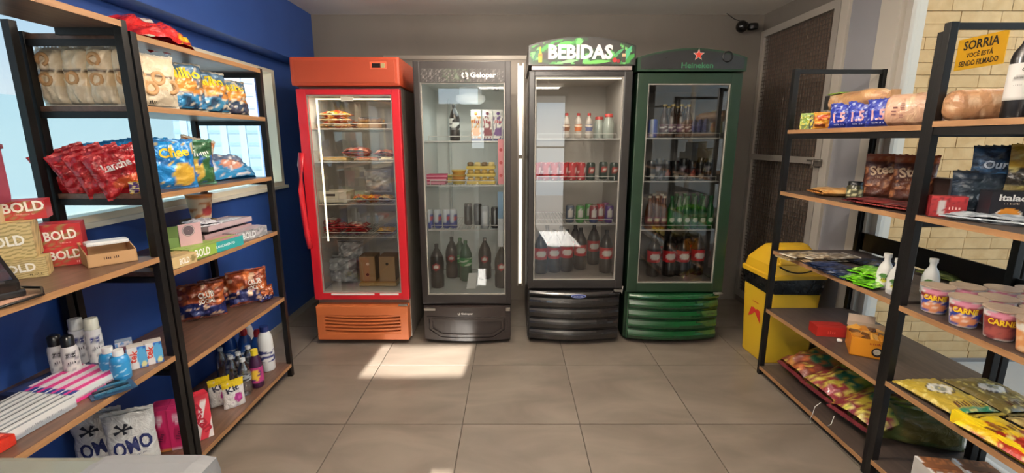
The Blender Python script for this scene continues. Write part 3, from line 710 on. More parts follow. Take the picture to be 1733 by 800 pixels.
ring(.285, bz1-.075, bz0+.012, .09, .016, .008, DARKB, 'rim'); ring(.262, bz1-.085, bz0+.035, .075, .018, .013, DARKB, 'rim')
m = bowed(-.225, .225, bz0+.075, bz1-.105, -.34, .034, .01, rows=1).build('centre_panel', solid('#4d443f', .4, key='base_insert'), bp)
text('Gelopar', .085, .018, fr2, (.005, bz1-.045), '#d8d3cc', lambda x, z: bulgey(x)-.008, bold=.03)
MB().lathe([(.005, 0), (.009, 0), (.009, .001), (.005, .001)], 14, a0=-2.6, a1=2.9).build('logo', solid('#d8d3cc', .5, key='logo_white'), bp, (-.052, bulgey(.05)-.008, bz1-.045), (pi/2, 0, 0))
bowed(-.16, .16, bz1-.062, bz1-.026, -.342, .034, .02, rows=1).build('name_plate', solid('#2a2422', .35, key='plate'), bp)
MB().box(-.30, -.22, -.365, -.34, bz1-.028, bz1-.012, bev=.003).build('hinge', STEEL, fr2); MB().box(.275, .305, -.37, -.35, bz1-.03, bz1-.008, bev=.004).build('lock', STEEL, fr2)
# round lamp under the ceiling of the second fridge
lt = MB(); lt.lathe([(.001, 1.700), (.085, 1.700), (.10, 1.712), (.10, 1.728), (.078, 1.735), (.078, 1.765)], 28, cx=.035, cy=-.10)
MB().lathe([(.001, f2z(139)-.112), (.07, f2z(139)-.115), (.095, f2z(139)-.10), (.103, f2z(139)-.085), (.10, f2z(139)-.06), (.078, f2z(139)-.055), (.078, f2z(139)-.005)], 28, cx=.03, cy=-.08).build('interior_lamp', solid('#eef2f0', .4, key='lamp_cover', emit=.12), fr2)
fins = MB()
for k in range(30):
    a = 2*pi*k/30; fins.box(-.001, .001, 0, .004, 0, .03) if False else fins.tube([(.03+.0985*cos(a), -.08+.0985*sin(a), f2z(139)-.088), (.03+.0985*cos(a), -.08+.0985*sin(a), f2z(139)-.062)], .0016, 4)
tag(fins.build('lamp_rib', solid('#bfc6c4', .5, key='rib'), fr2), kind='stuff')
MB().box(.19, .23, -.15, -.11, f2z(139)-.028, f2z(139), bev=.004).build('sensor', solid('#55595a', .5, key='sensor'), fr2)
MB().lathe([(.011, 0), (.011, 1.28)], 8).build('drain_tube', solid('#c9ceca', .4, key='tube'), fr2, (-.17, .27, .45))
area('fridge_light', (fx, FY+.22, f2z(139)-.12),   .25, .25, 1.0, (.88, 1, .97))
# ---- third: black fridge with the lit sign
f3z = lambda y: aty(975, y, FY)[1]
f3x0, f3x1 = .108, .770
S3 = [aty(975, y, 3.17)[1] for y in (234, 306, 378)]
BLK = solid('#211e1c', .35, key='black_enamel')
fr3, d3 = fridge('upright_fridge', 'black upright fridge under the green BEBIDAS sign, third from left', f3x0, f3x1, .03, f3z(488), f3z(120), f3z(116), (.148, .716, f3z(474), f3z(129)), BLK, BLK, S3, liner=solid('#b9b2a9', .5, key='beige_liner'))
fx = (f3x0+f3x1)/2
def arch(x0, x1, z0, z1, rise, y0, y1, n=20):
    pts = [(x0, z0), (x1, z0)] + [(x1-(x1-x0)*i/n, z1+rise*(1-(2*i/n-1)**2)) for i in range(n+1)]
    return MB().prism(pts, y0, y1)
hz0, hz1 = f3z(111), f3z(78)
arch(-.335, .337, hz0, hz1, .052, -.36, .30).build('header', BLK, fr3)
def leafp(u, v):
    c = ss('#2e2a29')
    if noise.noise(Vector((u*9, v*3+u*4, 3))) > .0: c = ss('#2c4430')
    if noise.noise(Vector((u*7+5, v*3-u*5, 8))) > .24: c = ss('#3f8f3e')
    if noise.noise(Vector((u*12+5, v*4+u*6, 12))) > .34: c = ss('#6fbf6a')
    if .55 < u < .86 and v > .62: c = ss('#2e2a29')
    return c
m = MB(); nx, nz = 90, 16
V = [(-.326+.654*i/nx, -.3615, hz0+.006+(hz1+.052*(1-(2*i/nx-1)**2)-.008-hz0-.006)*j/nz) for j in range(nz+1) for i in range(nx+1)]
m.add(V, [(j*(nx+1)+i, j*(nx+1)+i+1, (j+1)*(nx+1)+i+1, (j+1)*(nx+1)+i) for j in range(nz) for i in range(nx)], cfn=lambda i: leafp((i % (nx+1))/nx, (i//(nx+1))/nz))
hp3 = m.build('sign_panel', PRINT, fr3)
text('BEBIDAS', .405, .088, hp3, (-.01, (hz0+hz1)/2+.020, -.3625), '#f0ebe6', bold=.045)
# leaves, bottles and berry drawn on the sign as flat cut-outs
def blade(x, z, L, W, ang, colr):
    ca, sa = cos(radians(ang)), sin(radians(ang)); pts = []
    for k in range(13): t = k/12; pts.append((L*t, W*sin(pi*t)))
    for k in range(11, 0, -1): t = k/12; pts.append((L*t, -W*sin(pi*t)*.6))
    P2 = [(x+a*ca-b_*sa, z+a*sa+b_*ca) for a, b_ in pts]
    MB().prism([p for p in P2], -.0008, 0).build('printed_leaf', solid(colr, .5, key='leaf_ink'), hp3, (0, -.362, 0))
blade(-.31, hz0+.02, .10, .014, 55, '#3e6d54'); blade(.255, hz0+.01, .12, .02, 62, '#4fae7c'); blade(-.17, hz1-.005, .12, .016, 12, '#56b04e'); blade(-.14, hz0+.012, .12, .012, 8, '#8fd08a'); blade(.0, hz0+.010, .19, .014, 4, '#6fbf5a'); blade(.20, hz0+.05, .08, .012, 38, '#4d9c63')
for bx, c1, c2 in ((-.262, '#b7c23a', '#e07a3a'), (.262, '#3b2f28', '#d9b48a')):
    o = MB().prism([(-.011, 0), (.011, 0), (.012, .045), (.004, .068), (.004, .092), (-.004, .092), (-.004, .068), (-.012, .045)], -.001, 0).build('printed_bottle', solid(c1, .5, key='bottle_ink'), hp3, (bx, -.3625, hz0+.016))
    MB().box(-.011, .011, -.0015, -.001, .034, .052).build('printed_label', solid(c2, .5, key='label_ink'), hp3, (bx, -.3627, hz0+.016))
MB().lathe([(.001, 0), (.014, 0)], 16).build('printed_cherry', solid('#b3202a', .5, key='cherry_ink'), hp3, (.205, -.3635, hz0+.030), (pi/2, 0, 0))
MB().lathe([(.001, 0), (.011, 0)], 16).build('printed_cherry', solid('#8f1a24', .5, key='cherry_ink'), hp3, (.228, -.3635, hz0+.024), (pi/2, 0, 0))
MB().box(-.315, .32, -.352, -.30, f3z(119), f3z(112), bev=.003).build('trim_strip', solid('#a99a94', .3, .4, key='trim_strip'), fr3)
g0, g1 = f3z(474), f3z(129)
MB().box(.156-fx, .708-fx, -.296, -.29, g1-.012, g1-.004).build('led_strip', LEDM, d3)
area('fridge_led_light', ((f3x0+f3x1)/2, FY+.09, g1-.01), .4, .03, 1.3, (1, .93, .84))
def ribbed_base(root, X0, X1, z0, z1, mat, nrib, bow=.045):
    bb = bowed(X0, X1, z0, z1, -.325, bow, .045, rows=1).build('base_panel', mat, root)
    top = z1-.045; n = nrib; hgt = (top-z0)/n
    bowed(X0+.004, X1-.004, top+.004, z1-.002, -.336, bow, .02, ridge=.014, rows=6).build('top_band', mat, bb)
    for k in range(n):
        bowed(X0+.006, X1-.006, z0+k*hgt+.006, z0+(k+1)*hgt-.005, -.336, bow, .02, ridge=.014, rows=5).build('slat', mat, bb)
    return bb
bz1 = f3z(491)
bb = ribbed_base(fr3, -.322, .318, .035, bz1, solid('#1e1b1b', .22, key='gloss_black', coat=.6), 4)
m = MB(); pts = [(.052*cos(a)*(1 if abs(cos(a)) < .7 else 1), .013*sin(a)) for a in [2*pi*k/24 for k in range(24)]]
MB().prism([(p[0]*1.0, p[1]) for p in pts], -.004, 0).build('badge', solid('#8f9ad0', .4, key='badge_blue'), bb, (.02, -.396, bz1-.024)); MB().prism([(p[0]*.9, p[1]*.75) for p in pts], -.004, 0).build('badge', solid('#23306e', .4, key='badge_navy'), bb, (.02, -.3975, bz1-.024))
text('-----', .07, .010, bb, (.02, bz1-.024, -.402), '#dfe3f2')
MB().box(.27, .325, -.38, -.35, bz1+.002, bz1+.012, bev=.002).build('hinge', STEEL, fr3); MB().tube([(.318, -.38, bz1+.01), (.322, -.385, bz1-.012), (.322, -.385, bz1+.045)], .005, 6).build('latch_hook', STEEL, fr3)
# ---- fourth: green fridge
f4z = lambda y: aty(1165, y, FY)[1]
f4x0, f4x1 = .800, 1.470
S4 = [aty(1165, y, 3.17)[1] for y in (233, 306, 388)]
GREEN = solid('#152c1b', .38, key='green_enamel', coat=.2); GREEN2 = solid('#0f4020', .22, key='green_gloss', coat=.6)
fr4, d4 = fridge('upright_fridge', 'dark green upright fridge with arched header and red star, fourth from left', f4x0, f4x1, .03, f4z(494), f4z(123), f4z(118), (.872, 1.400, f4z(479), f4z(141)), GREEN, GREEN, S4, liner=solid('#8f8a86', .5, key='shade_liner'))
fx = (f4x0+f4x1)/2; hz0, hz1 = f4z(121), f4z(98)
arch(-.345, .342, hz0, hz1, .055, -.36, .28).build('header', solid('#1f3a26', .35, key='green_header'), fr4)
arch(-.325, .325, hz0+.012, hz1-.004, .046, -.363, -.359).build('header_panel', solid('#252526', .3, key='header_black', coat=.4), fr4)
st = []
for k in range(10):
    a = pi/2+2*pi*k/10; r = .030 if k % 2 == 0 else .0125; st.append((r*cos(a), r*sin(a)))
MB().prism([(p[0]*1.22, p[1]*1.22) for p in st], -.0012, 0).build('star', solid('#d9cfc4', .5, key='star_edge'), fr4, (.033, -.3632, hz0+.096))
MB().prism(st, -.0028, 0).build('star', solid('#d8402c', .5, key='star_red'), fr4, (.033, -.3632, hz0+.096))
text('Heineken', .20, .035, fr4, (.03, hz0+.034, -.3635), '#2f6d4a')
m = MB().lathe([(.026, 0), (.034, 0), (.034, .003), (.026, .003)], 20).build('vent_ring', solid('#151515', .4, key='vent'), fr4, (.215, -.364, hz0+.085), (pi/2, 0, 0))
bz1 = f4z(496)
bb4 = ribbed_base(fr4, -.318, .318, .035, bz1, GREEN2, 4)
MB().box(.27, .325, -.38, -.35, bz1+.002, bz1+.012, bev=.002).build('hinge', STEEL, fr4)
# ============================================================ GOODS IN THE REFRIGERATORS
def colprof(r, h, neck=.32, nr=.3):   # soft-drink bottle outline
    return [(r*.82, 0), (r*.97, .012*h), (r, .06*h), (r, .28*h), (r*.93, .34*h), (r*.98, .40*h), (r, .63*h), (r*.93, .70*h), (r*.72, .79*h), (r*.45, .87*h), (r*nr, .92*h), (r*nr, .965*h)]
def can(name, label, loc, paint, r=.031, h=.122, group=None):
    root = thing(name, label, 'can', loc, 0, group)
    MB().lathe([(r*.80, 0), (r, .006)]+[(r, .006+(h-.018)*k/8) for k in range(1, 9)]+[(r*.86, h-.004), (r*.84, h)], 16, paint=lambda a, v: paint(a, v)).build('body', PLAST, root)
    MB().disc(r*.83, h-.002, 14).build('lid', solid('#b9b6b0', .3, .8, key='can_top'), root)
    return root
ORD = ['first', 'second', 'third', 'fourth', 'fifth', 'sixth', 'seventh', 'eighth']
def spread(proto, spots, base, rz=None):
    ys = [p[1] for p in spots]; cut = (min(ys)+max(ys))/2 if max(ys)-min(ys) > .04 else 9; lb = proto['label']
    rows = {r: sorted(p[0] for p in spots if (p[1] > cut) == r) for r in (False, True)}
    for i, (x, y, z) in enumerate(spots):
        r = y > cut; l = ORD[rows[r].index(x)]+' from left'+('' if cut == 9 else (' at the back' if r else ' in front'))+', '+lb
        if i == 0: proto.location = (x, y, z); proto['label'] = l
        else: dup(proto, (x, y, z), rz, label=l)
def slots(px_list, py, z, d):
    return [(aty(px, py, d)[0], d, z) for px in px_list]
# -- freezer (first)
def freezer_bag(label, px, sy, z, w, h, t, paint, d=3.30, rz=0, seed=0, cat='frozen food', name='frozen_food_bag', group=None, texts=(), mat=None):
    x = aty(px, sy, d)[0]
    return bag(name, label, cat, w, h, t, paint, (x, d-h/2, z), rz, seed=seed, lie=True, group=group, texts=texts, mat=mat or FILM, nu=14, nv=12)
yb = P('#e0a21f', ('n', 5, .05, '#c03a1c'), ('n', 9, .28, '#f3ddb0'), seed=3)
for k in range(3): freezer_bag(['lowest', 'middle', 'topmost'][k]+' yellow and red food pack in the stack on the freezer top shelf', 570, 215, S1[0]+.004+k*.036, .20, .16, .042, yb, seed=30+k, d=3.28)
freezer_bag('brown snack pack behind the stack on the freezer top shelf', 604, 215, S1[0]+.004, .06, .14, .05, P('#8b4a2a', ('n', 6, .1, '#5f2c1c')), seed=34, d=3.38)
t = thing('food_tray', 'clear lidded tray of pastries on the right of the freezer top shelf', 'food tray', (aty(630, 213, 3.3)[0], 3.30, S1[0]+.003))
MB().box(-.085, .085, -.06, .06, 0, .035, bev=.008).build('tray', solid('#7a5a38', .5, key='tray_brown'), t); MB().box(-.083, .083, -.058, .058, .036, .075, bev=.02).build('lid', CLEARPL, t)
for k in range(4): MB().lathe([(.001, 0), (.026, .006), (.03, .018), (.02, .032), (.001, .036)], 10).build('pastry', solid('#b98242', .6, key='pastry'), t, (-.06+.04*k, 0, .034))
for k, (px, w_, rz) in enumerate([(608, .19, 4), (652, .13, -6)]): freezer_bag(['red cured meat pack in the middle of the freezer second shelf', 'pink meat pack at the right of the freezer second shelf'][k], px, 270, S1[1]+.028, w_, .15, .05+.02*(1-k), P('#a34b3a', ('n', 6, .05, '#c98a76'), ('n', 9, .3, '#e3c9b4'), seed=k), seed=40+k, d=3.33, rz=rz)
for k, (px, w_) in enumerate([(570, .19), (625, .17), (658, .10)]):
    t = thing('meat_tray', ['flat beige meat tray at the left of the freezer second shelf', 'flat meat tray under the cured meat pack in the freezer', 'small white meat tray at the right end of the freezer second shelf'][k], 'food tray', (aty(px, 272, 3.30)[0], 3.30, S1[1]+.003))
    MB().box(-w_/2, w_/2, -.07, .07, 0, .014, bev=.005).build('tray', solid(['#d8c08e', '#cfa98a', '#e9e4d6'][k], .5, key='foam'), t); MB().box(-w_/2+.012, w_/2-.012, -.058, .058, .013, .024, bev=.008).build('filling', solid(['#c9a15c', '#b36a50', '#d9cfb0'][k], .6, bump=.4, key='meat'), t)
t = thing('crate', 'white plastic crate with a grip slot on the freezer third shelf', 'crate', (aty(566, 344, 3.28)[0], 3.29, S1[2]+.003))
MB().box(-.12, .12, -.09, -.084, 0, .078).box(-.12, .12, .084, .09, 0, .078).box(-.12, -.114, -.084, .084, 0, .078).box(.114, .12, -.084, .084, 0, .078).box(-.12, .12, -.09, .09, 0, .004).build('basket', solid('#d8d2bf', .45, key='crate_white'), t)
MB().box(-.04, .04, -.0915, -.09, .048, .064, bev=.0006).build('grip', solid('#3a3631', .6, key='slot_dark'), t); MB().box(-.124, .124, -.094, -.088, .074, .082, bev=.002).build('rim', solid('#e2dccb', .45, key='crate_rim'), t)
for k, (px, c1, c2) in enumerate([(612, '#c9321f', '#e9b32a'), (634, '#e9b32a', '#d2571f'), (655, '#dccb94', '#b98a3a')]): freezer_bag(['red and yellow snack pack right of the white crate', 'yellow and orange snack pack in the freezer third shelf', 'cream snack pack at the right of the freezer third shelf'][k], px, 343, S1[2]+.003, .10, .14, .05, P(c1, ('n', 7, .05, c2), seed=k), seed=50+k, d=3.29)
bag('carrier_bag', 'white plastic carrier bag slumped above the yellow packs in the freezer', 'bag', .20, .17, .10, P('#dcdcd8', ('n', 4, .2, '#b9bab8')), (aty(640, 330, 3.40)[0], 3.42, S1[2]+.055), 8, mat=FILM, seed=61, wr=.03)
for k, (px, z, w_, c) in enumerate([(566, 0, .13, '#b81d24'), (572, .034, .14, '#c8262c'), (562, .066, .12, '#bf2230'), (605, 0, .17, '#b81d24'), (606, .036, .15, '#cf3b30'), (655, 0, .13, '#d6a54a')]):
    freezer_bag(['lowest red pack of the left stack', 'middle red pack of the left stack', 'topmost red pack with a white label of the left stack', 'lower red pack beside the left stack', 'upper red pack with a white patch beside the left stack', 'yellow nugget pack right of the red packs'][k]+' on the freezer fourth shelf', px, 399, S1[3]+.003+z, w_, .15, .042, P(c, ('n', 8, .3, '#e9c9b0'), *( [('r', .3, .8, .2, .75, '#e6e0da')] if k in (2, 4) else []), seed=k), seed=70+k, d=3.29)
fz1 = aty(600, 492, FY)[1]
zf = aty(600, 496, FY)[1]
for k, (px, py, sc, lb) in enumerate([(580, 470, 1.0, 'lower grey bag of ice on the freezer floor'), (592, 440, .8, 'upper grey bag of ice slumped on the lower one in the freezer')]):
    bag('ice_bag', lb, 'bag', .24*sc, .20*sc, .15*sc, P('#b6b8bb', ('n', 5, .12, '#8f9296'), ('n', 10, .35, '#dfe2e4'), seed=k), (aty(px, py, 3.33)[0], 3.33+.04*k, zf+.002+.15*k), -6+14*k, mat=FILM, seed=80+k, wr=.035)
for k, px in enumerate([627, 660]):
    cb = carton('cardboard_box', ['brown cardboard box with two holes on the freezer floor', 'brown cardboard box with one hole at the right of the freezer floor'][k], 'box', .115, .14, .185, (aty(px, 480, 3.30)[0], 3.32, zf+.03), 0, '#b08f66', '#8f7250', mat=MATTE)
    for q, (hx, hz_) in enumerate([(0, .05), (.005, .13)] if k == 0 else [(.0, .13)]): MB().lathe([(.001, 0), (.011, 0)], 12).build('punched_hole', solid('#2b2119' if not (k == 0 and q == 1) else '#e8dfc9', .8, key='hole'), cb, (hx, -.0712, hz_), (pi/2, 0, 0))
t = thing('food_tray', 'low tray of pastry under the cardboard boxes on the freezer floor', 'food tray', (aty(645, 484, 3.30)[0], 3.31, zf)); MB().box(-.14, .14, -.09, .09, 0, .02, bev=.006).build('tray', solid('#c2a26c', .5, bump=.2, key='tray_tan'), t)
MB().box(-.13, .13, -.08, .08, .018, .028, bev=.004).build('filling', solid('#b5864a', .7, bump=.4, key='filling'), t)
# -- second fridge
bottle('soda_bottle', 'dark soda bottle with black and white label in the second fridge', 'bottle', colprof(.036, .235), (aty(770, 237, 3.25)[0], 3.25, S2[0]), [(.014, .222), (.014, .242)], '#141414', [(.075, .148, .0008, AP('#e4e4e0', ('n', 4, .05, '#2a2a2a'), seed=4))], '#1c1411')
for k, px in enumerate([806, 825, 843]):
    t = thing('juice_carton', ['juice carton with orange fruit, leftmost of three in the second fridge', 'juice carton with dark red fruit, middle of three in the second fridge', 'juice carton with purple fruit, rightmost of three in the second fridge'][k], 'carton', (aty(px, 236, 3.27)[0], 3.27, S2[0]), 4)
    c = ['#e79a2c', '#7a2438', '#5b2d78'][k]
    m = MB(); w_, h_ = .034, .165; pf = P('#ece6e0', ('n', 7, .1, c), ('b', 0, .12, '#2d2c66'), ('e', .5, .36, .4, .20, c), seed=k)
    V = [(-w_+2*w_*i/10, -w_, h_*j/16) for j in range(17) for i in range(11)]; m.add(V, [(j*11+i, j*11+i+1, (j+1)*11+i+1, (j+1)*11+i) for j in range(16) for i in range(10)], cfn=lambda i: pf((i % 11)/10, (i//11)/16))
    m.add([(w_, -w_, 0), (w_, w_, 0), (w_, w_, h_), (w_, -w_, h_), (-w_, w_, 0), (-w_, w_, h_), (-w_, -w_, 0), (-w_, -w_, h_), (-w_, 0, h_+.03), (w_, 0, h_+.03)], [(0, 1, 2, 3), (1, 4, 5, 2), (4, 6, 7, 5), (7, 3, 9, 8), (2, 5, 8, 9), (3, 2, 9), (5, 7, 8)], ss('#e9e4de')); m.build('body', PRINT, t)
    MB().box(-w_, w_, -.002, .002, h_+.029, h_+.044).build('top_fin', solid('#ece8e2', .5, key='fin'), t); MB().lathe([(.011, 0), (.011, .012), (.001, .012)], 12).build('cap', solid(c, .4, key='cap'), t, (0, -.017, h_+.012), (radians(40), 0, 0))
    text('---', .05, .026, t, (0, .130, -w_-.0003), '#b02a3c')
for k in range(3): carton('yogurt_pack', ['lowest', 'middle', 'topmost'][k]+' flat pink pack stacked at the left of the second fridge', 'pack', .15, .12, .022, (aty(738, 310, 3.27)[0]+.004*k, 3.27, S2[1]+.0235*k), 3*k, frontP=P('#c23a63', ('b', .35, .65, '#e9b9c6')), side='#b53259')
carton('yogurt_pack', 'yellow lidded tub behind the pink packs in the second fridge', 'tub', .085, .10, .05, (aty(752, 306, 3.42)[0]+.02, 3.42, S2[1]), 0, frontP=P('#d8b23a', ('b', .7, 1, '#9a9a58')), side='#cfa834')
for k in range(3):
    t = thing('yellow_tub', ['lowest', 'middle', 'topmost'][k]+' yellow and orange tub of the small stack in the second fridge', 'tub', (aty(777, 310, 3.27)[0], 3.27, S2[1]+.033*k))
    MB().lathe([(.042, 0), (.048, .022), (.05, .023), (.05, .027)], 18, ss(['#d9b62e', '#d9902a', '#e0a33a'][k])).disc(.05, .027, 18, ss('#e0b050')).build('body', PLAST, t); MB().lathe([(.0515, .024), (.0515, .031)], 18).disc(.0515, .031, 18).build('lid', solid('#c8a33c', .4, key='tub_lid'), t)
for k in range(3):
    t = thing('egg_tray', ['lowest', 'middle', 'topmost'][k]+' yellow tray of small desserts stacked at the right of the second fridge', 'tray', (aty(815, 310, 3.29)[0], 3.29, S2[1]+.052*k))
    MB().box(-.10, .10, -.07, .07, 0, .022, bev=.006).build('tray', solid('#d8b94c', .5, key='dessert_yellow'), t)
    for q in range(4): MB().lathe([(.001, 0), (.021, 0), (.023, .020), (.015, .028), (.001, .029)], 12).build('dessert_cup', solid(['#6e5226', '#d9c27a'][q % 2] if k == 2 else '#c7a241', .5, key='dessert'), t, (-.073+.049*q, -.044, .021))
ep = AP('#cfd6de', ('r', .30, .52, .0, 1, '#e6edf5'), ('b', 0, .34, '#22389a'), ('r', .52, .9, .34, .8, '#28409c'), ('e', .62, .55, .09, .10, '#c22a2e'))
p = can('energy_drink_can', 'blue and silver slim energy drink can in the second fridge', (0, 0, 0), ep, .0265, .135, 'slim blue and silver cans in the second fridge'); spread(p, slots([728, 742, 756, 768], 386, S2[2]+.001, 3.225), None)
bp_ = lambda c: AP('#16171a', ('r', .44, .56, .2, .85, c))
p = can('energy_drink_can', 'tall black energy drink can in the second fridge', (0, 0, 0), bp_('#6b7076'), .031, .158, 'tall black cans in the second fridge'); spread(p, slots([793, 804, 811], 384, S2[2]+.001, 3.36)[:1]+[(aty(809, 384, 3.34)[0], 3.34, S2[2]+.001)], None)
can('energy_drink_can', 'tall silver energy drink can right of the black ones in the second fridge', (aty(821, 388, 3.225)[0], 3.225, S2[2]+.001), AP('#b9bec2', ('r', .42, .6, .2, .8, '#e8eaec')), .031, .160)
can('energy_drink_can', 'black slim can at the right end of the third shelf in the second fridge', (aty(838, 388, 3.225)[0], 3.225, S2[2]+.001), bp_('#a9adb0'), .029, .150)
fl2 = aty(780, 499, FY)[1]
redb = AP('#171210', ('e', .5, .5, .10, .42, '#a8282c'), ('e', .5, .5, .05, .2, '#e6ddd6'))
redlab = AP('#cc2028', ('e', .5, .5, .12, .30, '#f0e4de'), ('e', .0, .5, .12, .30, '#f0e4de'), ('e', 1., .5, .12, .30, '#f0e4de'))
for k, (px, d) in enumerate([(741, 3.25), (766, 3.50), (821, 3.47), (849, 3.25)]):
    bottle('cola_bottle', ['large dark cola bottle at the front left of the second fridge floor', 'large dark cola bottle in the rear left of the second fridge floor', 'large dark cola bottle with pale cap in the rear right of the second fridge floor', 'large dark cola bottle at the front right of the second fridge floor'][k], 'bottle', colprof(.050, .32, nr=.27), (aty(px, 486, d)[0] if d < 3.3 else aty(px, 470, d)[0], d, fl2), [(.0145, .303), (.0145, .325)], ['#1a1614', '#1a1614', '#8f8a88', '#1a1614'][k], [(.13, .195, .0008, redb)], '#161110')
for k, (px, d) in enumerate([(789, 3.42), (780, 3.52)]):
    bottle('lime_soda_bottle', ['large green soda bottle in the middle of the second fridge floor', 'large green soda bottle behind the middle one in the second fridge'][k], 'bottle', colprof(.048, .31, nr=.27), (aty(px, 475, d)[0], d, fl2), [(.0145, .293), (.0145, .313)], '#2c7a3e', [(.12, .185, .0008, AP('#3f9a52', ('n', 4, .1, '#cfe8cf')))], '#23583a', mat=PLAST)
t = thing('price_card', 'white price card propped on the floor of the second fridge', 'card', (aty(797, 492, 3.19)[0], 3.20, fl2), 6, rx=-24); MB().prism([(-.034, 0), (.034, 0), (.048, .115), (-.014, .115)], -.0012, 0).build('card', solid('#f2f1ec', .5, key='card_white'), t)
# coloured strips standing in for a reflection in the glass at the right
t = thing('reflection_strip', 'pink strip standing in for a reflection at the right of the second fridge', 'label', (aty(848, 300, 3.11)[0], 3.12, aty(848, 312, 3.11)[1]))
MB().box(-.020, .018, -.002, .002, 0, .30, bev=.001).build('strip', solid('#e98f97', .5, key='pink_strip'), t)
for k in range(3): MB().lathe([(.001, 0), (.011, 0)], 12).build('printed_dot', solid('#c42f3c', .5, key='strip_red'), t, (-.001, -.0024, .06+.085*k), (pi/2, 0, 0))
t = thing('reflection_strip', 'blue and white strip standing in for a reflection below the pink one in the second fridge', 'label', (aty(848, 350, 3.11)[0]-.004, 3.12, aty(848, 418, 3.11)[1]))
MB().box(-.019, .017, -.002, .002, 0, .20, bev=.001).build('strip', solid('#e9ecef', .5, key='white_strip'), t); MB().box(-.019, .017, -.0028, -.002, .20, .385).build('striped_top', PRINT, t).data.color_attributes['Col'].data.foreach_set('color', list((*ss('#7fa6c8'), 1))*24)
# -- third fridge
for k, px in enumerate([958, 978, 996]):
    bottle('small_bottle', ['small clear bottle with brown label, leftmost of three in the third fridge', 'small clear bottle with orange label, middle of three in the third fridge', 'small clear bottle with blue label, rightmost of three in the third fridge'][k], 'bottle', colprof(.026, .165, nr=.42), (aty(px, 233, 3.30)[0], 3.30, S3[0]), [(.012, .155), (.0125, .172)], '#a92c2a', [(.05, .095, .0006, AP(['#7a4a30', '#c0602c', '#5a5f86'][k], ('n', 3, .1, '#d9c9b4')))], '#a79c92')
for k, px in enumerate([1013, 1029]):
    t = thing('glass_jar', ['glass jar with red lid, left of two in the third fridge', 'larger glass jar with red lid, right of two in the third fridge'][k], 'jar', (aty(px, 233, 3.28+.08*(1-k))[0], 3.28+.08*(1-k), S3[0]))
    h = .165 if k else .15
    MB().lathe([(.034, 0), (.038, .01), (.038, h*.62), (.027, h*.82), (.027, h*.88)], 18).build('glass', solid('#9aa198', .15, key='jar_glass', coat=.5), t); MB().lathe([(.029, h*.87), (.029, h), (.001, h)], 18).build('lid', solid('#a8322c', .35, key='jar_lid'), t)
redc = AP('#b01c26', ('n', 5, .22, '#e6c9c4'), ('r', .42, .58, .1, .9, '#c93a40'))
p = can('cola_can', 'red soda can in the third fridge', (0, 0, 0), redc, .031, .122, 'red cans on the second shelf of the third fridge'); spread(p, slots([908, 923, 938, 953, 968, 983], 305, S3[1]+.001, 3.215)+slots([916, 931, 947, 963, 979], 303, S3[1]+.001, 3.285), None)
for k, (px, d) in enumerate([(999, 3.215), (1020, 3.30), (1038, 3.215)]): can('soda_can', ['dark green soda can right of the red cans', 'dark can at the back right', 'dark green soda can at the right end'][k]+' in third fridge', (aty(px, 305, d)[0], d, S3[1]+.001), AP('#20352a', ('e', .52, .6, .14, .16, '#a8322c'), ('e', .52, .6, .07, .08, '#dcd2c6')))
cc = [('#4d5a6e', 'grey blue'), ('#4f9a4a', 'bright green'), ('#8d2f3a', 'red and blue'), ('#a82c34', 'red'), ('#5c2f86', 'purple'), ('#8a3f70', 'magenta')]
for k, (px, d, ci) in enumerate([(964, 3.22, 0), (981, 3.215, 1), (1004, 3.215, 2), (1015, 3.29, 3), (1030, 3.215, 4), (1023, 3.36, 5), (996, 3.30, 1)]):
    can('soda_can', f'{cc[ci][1]} soda can '+('in the back row' if d > 3.25 else 'in the front row')+' low in the third fridge', (aty(px, 378, d)[0], d, S3[2]+.001), AP(cc[ci][0], ('e', .5, .55, .12, .25, '#d9d2cc'), ('b', 0, .2, '#2b3f7c' if ci == 2 else cc[ci][0])))
fl3 = aty(975, 474, FY)[1]
p = bottle('cola_bottle', 'cola bottle with red label in the third fridge', 'bottle', colprof(.048, .31, nr=.27), (0, 0, 0), [(.0145, .293), (.0145, .314)], '#1a1614', [(.108, .192, .0008, redlab)], '#17100e', group='large cola bottles on the floor of the third fridge')
sp = []
for px, d in [(915, 3.25), (937, 3.28), (958, 3.30), (981, 3.36), (1024, 3.27), (972, 3.50), (1003, 3.50), (925, 3.46), (1030, 3.47), (948, 3.44)]: sp.append((aty(px, 462, d)[0] if d < 3.32 else aty(px, 455, d)[0], d, fl3))
spread(p, sp, None)
# -- fourth fridge
can('soda_can', 'blue soda can at the left end of the top shelf in the green fridge', (aty(1104, 232, 3.22)[0], 3.22, S4[0]+.001), AP('#2b49a8', ('r', .35, .45, 0, 1, '#c8d0e0')))
BB = lambda k: (ORD[k]+' from left in front, ' if k < 4 else ORD[k-4]+' from left at the back, ')+'small brown bottle in the green fridge'
for k, (px, d) in enumerate([(1122, 3.24), (1136, 3.24), (1150, 3.24), (1162, 3.26), (1129, 3.40), (1144, 3.40), (1158, 3.40)]):
    o = bottle('beer_bottle', BB(k), 'bottle', [(.027, 0), (.03, .005), (.03, .12), (.024, .145), (.013, .17), (.0125, .215)], (aty(px, 232, d)[0], d, S4[0]+.001), [(.0145, .207), (.0145, .222)], '#b79a52', [(.04, .09, .0006, AP(['#5a2f38', '#6a4a5c', '#70546a'][k % 3], ('n', 4, .08, '#c9bfb8')))], '#38231a', group='brown bottles on the top shelf of the green fridge') if k < 3 else None
    if k >= 3: dup(_keep[k % 3], (aty(px, 232, d)[0], d, S4[0]+.001), label=BB(k))
    else: _keep = (globals().get('_keep') or [])+[o]
